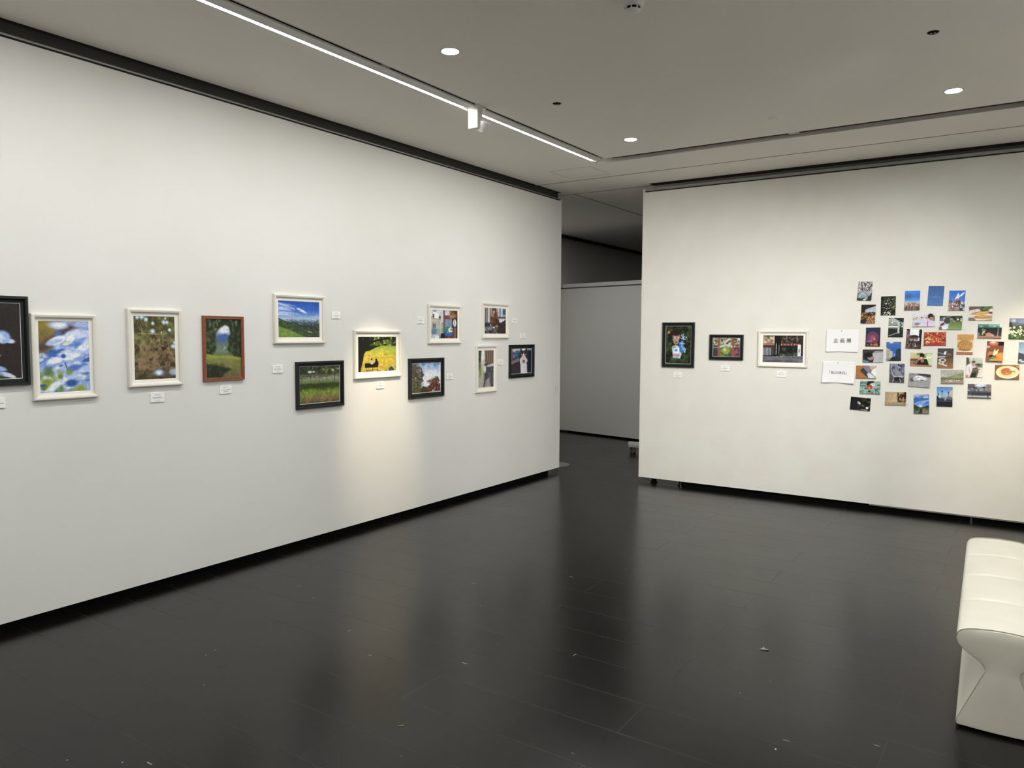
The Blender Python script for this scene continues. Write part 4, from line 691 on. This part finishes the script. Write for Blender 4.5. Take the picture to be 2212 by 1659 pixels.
@pic('S31', 88, 60, '#8c5c3c')
def _(p): p.g((0, '#9c7850'), (.1, '#8c5c38'), (1, '#7c4c34')).e(.52, .52, .47, .44, '#ecdcac', .05).e(.52, .52, .36, .32, '#e0c888', .1).e(.48, .48, .22, .24, '#c06838', .2).n('#d88c54', 16, 12, .55, .1, (.28, .3, .68, .7), .8).n('#8c3c1c', 16, 12, .64, .06, (.3, .3, .66, .68), .8).e(.76, .45, .07, .04, '#7c8c3c', .4).e(.72, .3, .12, .12, '#e8e4c8', .4).e(.95, .12, .1, .08, '#b89c6c', .5).e(.5, .6, .05, .03, '#e8b898', .5)
@pic('S32', 88, 60, '#9c9c94')
def _(p): p.g((0, '#a8a8a4'), (.45, '#b8b8b4'), (.55, '#8c9078'), (.7, '#6c7050'), (.74, '#8c7c6c'), (1, '#948474')).p([(0, .55), (.3, .52), (.6, .38), (.85, .22), (1, .16), (1, .72), (0, .7)], '#7c8858', .04).n('#98a070', 14, 10, .52, .12, (.3, .2, 1, .65), .7).b(0, .6, 1, .72, '#5c5c44', .03, .7).n('#d8d0c8', 18, 12, .62, .08, (.2, .7, 1, .86)).e(.42, .8, .12, .03, '#dcd4cc', .4)
@pic('S33', PW, PH, '#3c5c80')
def _(p):
    p.g((0, '#4c80cc'), (.3, '#7cb0e0'), (.5, '#9cb8d0'), (.6, '#40505c'), (.7, '#1e2228'), (1, '#20262c')).p([(.85, .2), (1, .15), (1, .5), (.72, .5)], '#b8b0a8', .02).p([(0, .46), (.15, .5), (.2, .66), (0, .7)], '#20262c', .02)
    for x, y in ((.1, .3), (.34, .16), (.74, .22)): p.l([(x, y), (x, .62)], .018, '#242c34').e(x, y + .08, .04, .04, '#2c3844', .4)
    p.e(.2, .5, .1, .05, '#b8ccd8', .5).p([(.52, .45), (.62, .5), (.58, .72), (.5, .7)], '#a8a098', .03).e(.8, .56, .15, .08, '#5c6c78', .5).b(0, .7, 1, .74, '#3a5068', .03).b(0, .76, 1, 1, '#171c20', .03)
@pic('S34', 88, 60, '#5c606a')
def _(p):
    p.g((0, '#a8b0c4'), (.2, '#8c94a8'), (.5, '#5c6068'), (.65, '#3c4450'), (.8, '#4c5058'), (.88, '#b0acb0'), (1, '#5c5e66')).p([(0, 0), (.3, 0), (.28, .4), (0, .5)], '#58545c', .03).p([(.8, .0), (1, .05), (1, .5), (.75, .45)], '#7c7478', .04).e(.55, .1, .2, .1, '#ccd8f0', .5).n('#30343c', 10, 8, .5, .1, (.25, .2, .75, .55)).n('#948c90', 12, 8, .56, .1, (.0, .3, 1, .55)).b(0, .52, 1, .56, '#3c4c5c', .02)
    for k in range(14): p.b(.22 + k * .055, .62, .25 + k * .055, .8, '#14161c', .01)
    p.b(0, .6, 1, .63, '#2c3038', .01).b(.2, .62, .24, 1, '#1c1e24', .01).b(.0, .84, 1, .92, '#a8a4a8', .02).b(.84, .62, .88, 1, '#1c1e24', .01).b(0, .95, 1, 1, '#343844', .02)


# ------------------------------------------------------------------ framed pictures
def ring_mesh(name, w, h, prof, m, parent):
    bm = bmesh.new(); rings = []
    for d, y in prof: rings.append([bm.verts.new((sx * (w / 2 - d), -y, sz * (h / 2 - d))) for sx, sz in ((-1, -1), (1, -1), (1, 1), (-1, 1))])
    for a, b in zip(rings, rings[1:]):
        for i in range(4): bm.faces.new((a[i], a[(i + 1) % 4], b[(i + 1) % 4], b[i]))
    return obj(name, bm, m, parent)

def on_left(y, z, depth=0): k = (4.41 - depth) / 4.41; return (XL, y * k, 1.6 + (z - 1.6) * k), PI / 2
def on_right(x, z, depth=0): k = (7.57 - depth) / 7.57; return (x * k, YR, 1.6 + (z - 1.6) * k), 0

def framed(place, kind, w, h, pw, ph, key, label, group):
    (loc, rz) = place; t = empty('framed_photograph', loc, rz)
    if kind == 'white':
        ring_mesh('frame', w, h, [(0, 0), (0, .017), (.002, .0205), (.006, .022), (.011, .0215), (.016, .020), (.0195, .0185), (.0205, .017), (.0205, .005), (.012, .004), (.012, 0), (0, 0)], M['frame_w'], t)
        ring_mesh('mat_board', w, h, [(.019, .005), (.019, .0072), ((w - pw) / 2 - .001, .0072), ((w - pw) / 2 + .001, .0058)], M['matw'], t)
        d = .0059
    elif kind == 'black':
        ring_mesh('frame', w, h, [(0, 0), (0, .018), (.002, .021), (.014, .021), (.018, .016), (.020, .012), (.020, .005), (.012, .004), (.012, 0), (0, 0)], M['frame_b'], t)
        mo = ring_mesh('mat_board', w, h, [(.018, .006), (.018, .0085), ((w - pw) / 2 - .0025, .0085)], M['matb'], t)
        b = ring_mesh('mat_bevel', w, h, [((w - pw) / 2 - .0025, .0085), ((w - pw) / 2, .0068)], M['bev'], mo)
        d = .0069
    else:
        ring_mesh('frame', w, h, [(0, 0), (0, .016), (.002, .019), (.007, .019), (.009, .0165), (.013, .0165), (.015, .018), (.018, .018), (.0205, .015), (.0215, .006), (.012, .004), (.012, 0), (0, 0)], M['wood'], t)
        d = .0065
    boxobj('backing', M['gap'], (-w / 2 + .012, w / 2 - .012, -.004, -.0005, -h / 2 + .012, h / 2 - .012), t)
    o = print_mesh('photograph', PIC[key](), pw + (.004 if kind != 'brown' else 0), ph + (.004 if kind != 'brown' else 0), t, y0=-d)
    tag(t, label, 'framed photograph', group)
    return t
GL_, GR_ = 'framed photographs on the left wall', 'framed photographs on the right wall'
F = .02
framed(on_left(1.757, 1.549, F), 'black', .352, .470, .275, .392, 'L0', 'black framed photo of blue flowers on a black background, cut by the left edge', GL_)
framed(on_left(2.1175, 1.4597, F), 'white', .345, .470, .267, .385, 'L1', 'white framed close-up of blurred pale blue flowers, leftmost white frame', GL_)
framed(on_left(2.6496, 1.503, F), 'white', .350, .470, .265, .385, 'L2', 'white framed photo of brown earth and grass with blue blossoms', GL_)
framed(on_left(3.1316, 1.493, F), 'brown', .310, .428, .270, .388, 'L3', 'reddish brown wooden framed photo of a path between dark trees', GL_)
framed(on_left(3.7768, 1.6986, F), 'white', .472, .353, .382, .263, 'L4', 'white framed landscape of deep blue sky over a green hillside', GL_)
framed(on_left(3.9687, 1.2087, F), 'black', .468, .353, .391, .272, 'L5', 'black framed photo of a sunlit lawn with a fence and dark trees', GL_)
framed(on_left(4.5927, 1.427, F), 'white', .548, .390, .444, .293, 'L6', 'white framed photo of two people on a bench under a tree, lit by the spotlight', GL_)
framed(on_left(5.4715, 1.685, F), 'white', .474, .352, .381, .265, 'L7', 'white framed photo of an old street front with a hanging lantern', GL_)
framed(on_left(5.2117, 1.203, F), 'black', .478, .353, .388, .268, 'L8', 'black framed photo of a red shrine roof below a cloudy blue sky', GL_)
framed(on_left(6.2847, 1.730, F), 'white', .468, .352, .371, .262, 'L9', 'white framed photo of a brown cat sitting upright among roof tiles', GL_)
framed(on_left(6.1263, 1.2516, F), 'white', .357, .466, .258, .378, 'L10', 'tall narrow looking white frame holding a grey and brown striped cat photo', GL_)
framed(on_left(6.7717, 1.3126, F), 'black', .478, .348, .390, .268, 'L11', 'black framed photo of a black and white cat, rightmost frame on the left wall', GL_)
framed(on_right(-2.9916, 1.495, F), 'black', .352, .470, .273, .390, 'R1', 'upright black framed portrait of a man with blue and white lettering', GR_)
framed(on_right(-2.4806, 1.477, F), 'black', .344, .255, .274, .190, 'R2', 'smallest black frame, showing red pillars and greenery', GR_)
framed(on_right(-1.9253, 1.469, F), 'white', .470, .353, .380, .263, 'R3', 'white framed photo of a dark shop front with a row of red lanterns', GR_)

# ------------------------------------------------------------------ caption cards
def card_proto(w, h, lines):
    t = empty('caption_card')
    bm = bmesh.new(); box(bm, -w / 2, w / 2, -.006, 0, -h / 2, h / 2); obj('foam_board', bm, M['card'], t)
    bm = bmesh.new()
    for (x0, x1, z, th) in lines: box(bm, x0 * w, x1 * w, -.0063, -.0059, z * h - th / 2, z * h + th / 2)
    obj('small_print', bm, M['inkg'], t)
    return t
LA = [(-.22, .18, .27, .003), (-.36, .40, -.05, .0035), (-.18, .20, -.27, .003)]
LB = [(-.20, .22, .30, .003), (-.38, .30, .02, .0035), (-.36, .42, -.10, .002), (-.12, .16, -.30, .003)]
protos = [card_proto(.089, .055, LA), card_proto(.089, .055, LB)]
used = [False, False]
cards = [(0, on_left, 1.762, 1.227, 'caption card cut by the left edge, below the black framed blue flowers'),
 (1, on_left, 2.6495, 1.197, 'caption card below the white framed photo of brown earth'),
 (0, on_left, 3.1316, 1.219, 'caption card below the reddish brown wooden frame'),
 (0, on_left, 4.124, 1.7387, 'caption card to the right of the blue sky landscape'),
 (1, on_left, 3.5627, 1.340, 'caption card left of the black framed lawn photo'),
 (0, on_left, 4.609, 1.169, 'caption card under the spotlit photo of two people on a bench'),
 (1, on_left, 5.120, 1.715, 'caption card left of the lantern street photo'),
 (0, on_left, 5.529, 1.2016, 'caption card right of the black framed red shrine roof'),
 (1, on_left, 6.619, 1.7416, 'caption card right of the sitting brown cat photo'),
 (0, on_left, 6.776, 1.5805, 'caption card above the black framed black and white cat'),
 (1, on_left, 6.360, 1.314, 'caption card between the narrow white frame and the rightmost black frame'),
 (0, on_right, -2.989, 1.1795, 'caption card below the black framed portrait of a man'),
 (1, on_right, -2.486, 1.2657, 'caption card below the smallest black frame'),
 (1, on_right, -1.931, 1.2253, 'caption card below the white framed shop front photo')]
for k, place, a, z, lab in cards:
    loc, rz = place(a, z, .006); src = protos[k]
    if not used[k]: o = src; used[k] = True
    else:
        o = src.copy(); C.objects.link(o)
        for ch in list(src.children):
            c = ch.copy(); C.objects.link(c); c.parent = o
    o.location = loc; o.rotation_euler = (0, 0, rz)
    tag(o, 'small white ' + lab, 'caption card', 'small white caption cards')

# ------------------------------------------------------------------ notice sheets
def sheet(x, z, w, h, rot, label, text, size, ofs, pin, tilt):
    t = empty('notice_sheet', (x, YR, z)); t.rotation_euler = (0, rot, 0)
    n = 24; bm = bmesh.new(); g = []
    yy = lambda u, v: -.0015 - tilt * (v ** 3) * (.25 + abs(u - .45) * 1.7)
    for j in range(n + 1):
        g.append([bm.verts.new((-w / 2 + w * i / n, yy(i / n, j / n), h / 2 - h * j / n - .0014 * (j / n) * math.cos(i / n * 7))) for i in range(n + 1)])
    for j in range(n):
        for i in range(n): bm.faces.new((g[j][i], g[j + 1][i], g[j + 1][i + 1], g[j][i + 1]))
    p = obj('paper', bm, M['paper'], t, smooth=True); s = p.modifiers.new('thickness', 'SOLIDIFY'); s.thickness = .0004
    cu = bpy.data.curves.new('lettering', 'FONT'); cu.body = text; cu.size = size; cu.align_x = 'CENTER'; cu.align_y = 'CENTER'; cu.extrude = .0002; cu.offset = size * .006
    to = bpy.data.objects.new('tmp', cu); C.objects.link(to); bpy.context.view_layer.update()
    me = bpy.data.meshes.new_from_object(to.evaluated_get(bpy.context.evaluated_depsgraph_get())); bpy.data.objects.remove(to)
    me.transform(Matrix.Rotation(PI / 2, 4, 'X')); me.transform(Matrix.Translation((ofs[0], 0, ofs[1]))); me.transform(Matrix.Scale(1.0, 4))
    for v in me.vertices:
        u_ = v.co.x / w + .5; v_ = .5 - v.co.z / h; v.co.y += yy(u_, v_) - .0012
    me.materials.clear(); me.materials.append(M['ink'])
    lo = bpy.data.objects.new('lettering', me); C.objects.link(lo); lo.parent = p
    bm = bmesh.new(); cyl(bm, (pin, -.0015, h / 2 - .012), .004, .007, axis=(0, -1, 0), n=14, r2=.0032); obj('push_pin', bm, M['pin'], t, smooth=False)
    tag(t, label, 'notice', 'white notice sheets pinned left of the snapshots')
sheet(-1.3875, 1.553, .284, .208, -.004, 'white notice sheet lettered with three large characters, upper of the two', '企 画 展', .044, (0.003, -.001), -.006, .007)
sheet(-1.4115, 1.2592, .284, .200, .006, 'white notice sheet with smaller bracketed lettering, lower of the two', '「私の休日」', .0315, (0.0, -.006), -.005, .016)

# ------------------------------------------------------------------ pinned snapshots
SN = [(1, -1.2068, 2.0083, 0, 'blossoming branches above grey rocks, topmost at the left'),
 (2, -1.1726, 1.7988, 0, 'a pale curved facade glowing over golden lights'), (3, -1.01, 1.8712, 0, 'black foliage sprinkled with white leaves'),
 (4, -.8189, 1.9154, 0, 'blue sky above a pale crowd'), (5, -1.1256, 1.5914, 0, 'a red and violet ferris wheel at night'),
 (6, -.9416, 1.6762, 0, 'a pale green concrete structure against black'), (7, -.7226, 1.7441, 1, 'a dark haired person in white shirt with red tie leaning back'),
 (8, -.7954, 1.5762, 0, 'a dark temple gate under white sky with a crowd'), (9, -1.121, 1.4179, 1, 'a person in a grey shirt lying on the side'),
 (10, -.9521, 1.462, 0, 'skyscrapers seen from below against deep blue sky'), (11, -1.1726, 1.2699, 1, 'a grey case lying on an orange surface'),
 (12, -.919, 1.2688, 0, 'a grey armchair with metal legs'), (13, -.7305, 1.395, 1, 'a person in black raising hands to the face outdoors'),
 (14, -.7384, 1.2109, 1, 'a white animal lying on grey ground'), (15, -1.1344, 1.1294, 1, 'a red blossom resting on pale green drapery'),
 (16, -1.2113, .9746, 1, 'a nearly black night scene, lowest at the left'), (17, -.9216, 1.04, 1, 'sand coloured sky with dark leaves at one corner'),
 (18, -.7152, 1.0018, 0, 'swirling blue clouds over a dark road'), (19, -.6319, 1.5776, 1, 'massed red and orange figures'),
 (20, -.6384, 1.9518, 0, 'plain blue sky and nothing else'), (21, -.4776, 1.9081, 0, 'a reddish brick tower with white spire and blue sky'),
 (22, -.5169, 1.7175, 1, 'a white and grey dog with open mouth on grass'), (23, -.3002, 1.7953, 1, 'golden fried food with green leaves on a plate'),
 (24, -.2293, 1.6468, 1, 'a dark teal garden scene with small red railing'), (25, -.0329, 1.6668, 0, 'cream white flowers above green leaves, at the right edge'),
 (26, -.403, 1.5326, 0, 'a mound of golden noodles'), (27, -.1852, 1.4742, 0, 'yellow and orange food with a pale flower'),
 (28, .041, 1.4696, 0, 'blue sky over a dark mountain, cut by the right edge'), (29, -.5457, 1.4106, 0, 'white ceramic dishes on a brown table'),
 (30, -.3281, 1.3372, 0, 'two people with arms raised, one in white'), (31, -.0924, 1.3056, 1, 'red pasta on an oval cream plate'),
 (32, -.4881, 1.2508, 1, 'a green hillside under pale grey sky'), (33, -.5387, 1.0748, 0, 'blue sky with street poles above black ground'),
 (34, -.2827, 1.1364, 1, 'a dark railing in front of misty trees')]
ROT = {1: -1.6, 3: 1.5, 4: .8, 5: 1, 7: 1.5, 8: -1, 9: 2, 10: 2, 11: 1.4, 12: 1.2, 14: -1.8, 15: .6, 16: -2.2, 17: 2.2, 18: 3, 19: 1.8, 20: -1.6, 21: -.4, 27: -1.2, 29: 1, 30: .8, 31: 1.6, 32: 2.6, 33: 2, 34: 1.8}
for k, x, z, ls, lab in SN:
    w, h = (.171, .1185) if ls else (.1205, .1705)
    o = print_mesh('photo_print', PIC['S%d' % k](), w, h, None, curl=.004 + .006 * ((k * 37) % 10) / 10, y0=-.0015)
    s = o.modifiers.new('thickness', 'SOLIDIFY'); s.thickness = .0004; s.offset = 1
    o.location = (x, YR, z); o.rotation_euler = (0, -math.radians(ROT.get(k, 0) - .6), 0)
    tag(o, 'unframed snapshot of ' + lab, 'photo print', 'unframed snapshots pinned to the right wall')

# ------------------------------------------------------------------ cream bench
def bench():
    t = empty('leather_bench', (-.010, 3.535, 0), math.radians(1.7)); L = 1.66
    half = [(.150, .012), (.056, .256)]
    under = [(.056, .256), (.062, .272), (.080, .292), (.110, .312), (.140, .333), (.156, .352), (.163, .375), (.160, .393), (.148, .407), (.125, .416), (.09, .422), (.045, .426), (0, .4275)]
    def section(prof, y, ins=0, dz=0):
        pts = [(x, z) for x, z in prof] + [(-x, z) for x, z in prof[::-1] if x > 0]
        cz = sum(z for _, z in pts) / len(pts); zmax = max(z for _, z in pts)
        out = []
        for x, z in pts:
            k = 1 - ins / .16
            zz = cz + (z - cz) * (1 - ins / .12 * (1 if z > cz else .2)); out.append((x * k, y, zz - dz * max(0, (z - .33) / .1)))
        return out
    def loft(prof, secs, m, name, sub=False):
        bm = bmesh.new(); R_ = [[bm.verts.new(p) for p in section(prof, *s)] for s in secs]; n = len(R_[0])
        for a, b in zip(R_, R_[1:]):
            for i in range(n): bm.faces.new((a[i], a[(i + 1) % n], b[(i + 1) % n], b[i]))
        bm.faces.new(R_[0][::-1]); bm.faces.new(R_[-1])
        return obj(name, bm, m, t, smooth=True)
    secs = [(0.0, .010), (-.003, .004), (.000, .0005), (.006, 0)]
    cuts = [.415, .83, 1.245]
    for c in cuts: secs += [(c - .10, 0, -.002), (c - .02, 0, 0.000), (c - .007, .001, .002), (c, .0045, .006), (c + .007, .001, .002), (c + .02, 0, 0), (c + .10, 0, -.002)]
    secs += [(L - .05, 0), (L - .02, .002), (L - .006, .008), (L, .018)]
    # seat section end taper
    base = [(.142, .010), (.150, .012), (.1525, .022), (.150, .036), (.128, .088), (.105, .140), (.084, .190), (.068, .228), (.0585, .250)]
    full = base + under[1:]
    s = loft(full, secs, M['leather'], 'upholstery'); b = s
    for yy, sg in ((-.0042, 1), (L + .003, -1)):
        bm = bmesh.new(); pts = [(x, z) for x, z in full]; rows = []
        for x, z in pts:                                    # rows across the hourglass, slightly puffed out
            rows.append([bm.verts.new((x * .975 * t_, yy - sg * .009 * (1 - t_ * t_) * min(1, (.43 - z) / .04 + .2), .0035 + z * .988)) for t_ in (-1, -.7, -.35, 0, .35, .7, 1)])
        for a_, b_ in zip(rows, rows[1:]):
            for k_ in range(6):
                if len({v.co.to_tuple(6) for v in (a_[k_], a_[k_ + 1], b_[k_ + 1], b_[k_])}) >= 3: bm.faces.new((a_[k_], a_[k_ + 1], b_[k_ + 1], b_[k_]))
        bmesh.ops.remove_doubles(bm, verts=bm.verts, dist=1e-5)
        obj('end_panel', bm, M['leather'], t, smooth=True)
    bm = bmesh.new(); box(bm, -.135, .135, .02, L - .02, 0, .014); obj('plinth', bm, M['black'], t)
    # piping along the near edges and the top seams
    bm = bmesh.new(); pts = [(x, -.0015, z + .001) for x, z in under]; pts = [(-x, y, z) for x, y, z in pts] + pts[::-1][1:]
    tube(bm, pts, .0016, 6); obj('seat_piping', bm, M['stitch'], s, smooth=True)
    for c in cuts:
        bm = bmesh.new(); top = [(x * .985, c, z - .0062) for x, z in under if z > .36]; top = [(-x, y, z) for x, y, z in top] + top[::-1][1:]
        tube(bm, top, .0024, 6); obj('cross_seam', bm, M['leather'], s, smooth=True)
    for sg in (-1, 1):
        bm = bmesh.new(); tube(bm, [(sg * .1515, -.001, .016), (sg * .149, -.001, .036), (sg * .105, -.001, .141), (sg * .066, -.001, .235), (sg * .056, -.001, .257)], .002, 6); obj('corner_piping', bm, M['stitch'], b, smooth=True)
    tag(t, 'cream leather bench with pinched waist, at the lower right edge', 'bench')
bench()

# ------------------------------------------------------------------ small things on the floor
bm = bmesh.new(); lathe(bm, [(0, .006), (.183, .006), (.19, .003), (.19, 0)], 48)
o = obj('round_base_plate', bm, M['tread'], None, smooth=False); o.location = (-4.715, 7.965, 0); tag(o, 'flat round grey metal plate on the floor at the end of the left wall', 'base plate')
def cart():
    t = empty('rolling_cart', (-4.44, 9.55, 0), 0)
    for y in (0, -.16):
        bm = bmesh.new(); box(bm, -.02 if y == 0 else .06, .75, y - .03, y + .03, .072, .125); obj('foot_bar', bm, M['cartw'], t, bevel=.01)
    bm = bmesh.new(); box(bm, .68, .75, -.16, .03, .08, .125); obj('cross_bar', bm, M['cartw'], t, bevel=.005)
    for x, y in ((.045, 0), (.125, -.16), (.70, 0), (.70, -.16)):
        bm = bmesh.new(); cyl(bm, (x - .0, y - .016, .036), .036, .032, axis=(0, 1, 0), n=28); w = obj('caster', bm, M['rubber'], t, smooth=False, bevel=.004)
        bm = bmesh.new(); box(bm, x - .03, x - .022, y - .02, y + .02, .03, .076); obj('caster_fork', bm, M['black'], w)
    tag(t, 'low white rolling cart on casters, half hidden behind the right display wall', 'cart')
cart()
# scraps on the floor
def scrap(name, pts, m, loc, rz, label, cat):
    bm = bmesh.new(); vs = [bm.verts.new((x, y, z)) for x, y, z in pts]; bm.faces.new(vs)
    r = bmesh.ops.extrude_face_region(bm, geom=bm.faces[:]); bmesh.ops.translate(bm, verts=[v for v in r['geom'] if isinstance(v, bmesh.types.BMVert)], vec=(0, 0, .0015))
    o = obj(name, bm, m); o.location = loc; o.rotation_euler = (0, 0, rz); tag(o, label, cat)
scrap('paper_scrap', [(-.022, -.004, .001), (-.004, -.008, .002), (.018, -.012, .004), (.024, -.004, .001), (.006, .004, .003), (.002, .016, .006), (-.008, .008, .001)], mat('scrap_grey', '#8c8a86', .7), (-1.028, 3.851, 0), .5, 'small torn grey paper scrap lying on the dark floor', 'scrap')
scrap('straw_bit', [(-.012, -.0015, .001), (.012, -.001, .001), (.012, .001, .001), (-.012, .0015, .001)], mat('straw', '#a89a58', .7), (-2.04, 2.24, 0), .9, 'tiny yellowish straw bit on the floor at the bottom edge', 'scrap')
o = boxobj('wall_label', mat('wall_label_grey', '#b9b7b0', .7), (-.004, .004, -.001, 0, -.045, .045)); o.location = (XL, 7.467, .97); o.rotation_euler = (0, 0, PI / 2)
tag(o, 'thin pale grey vertical strip stuck near the far end of the left wall', 'wall strip')
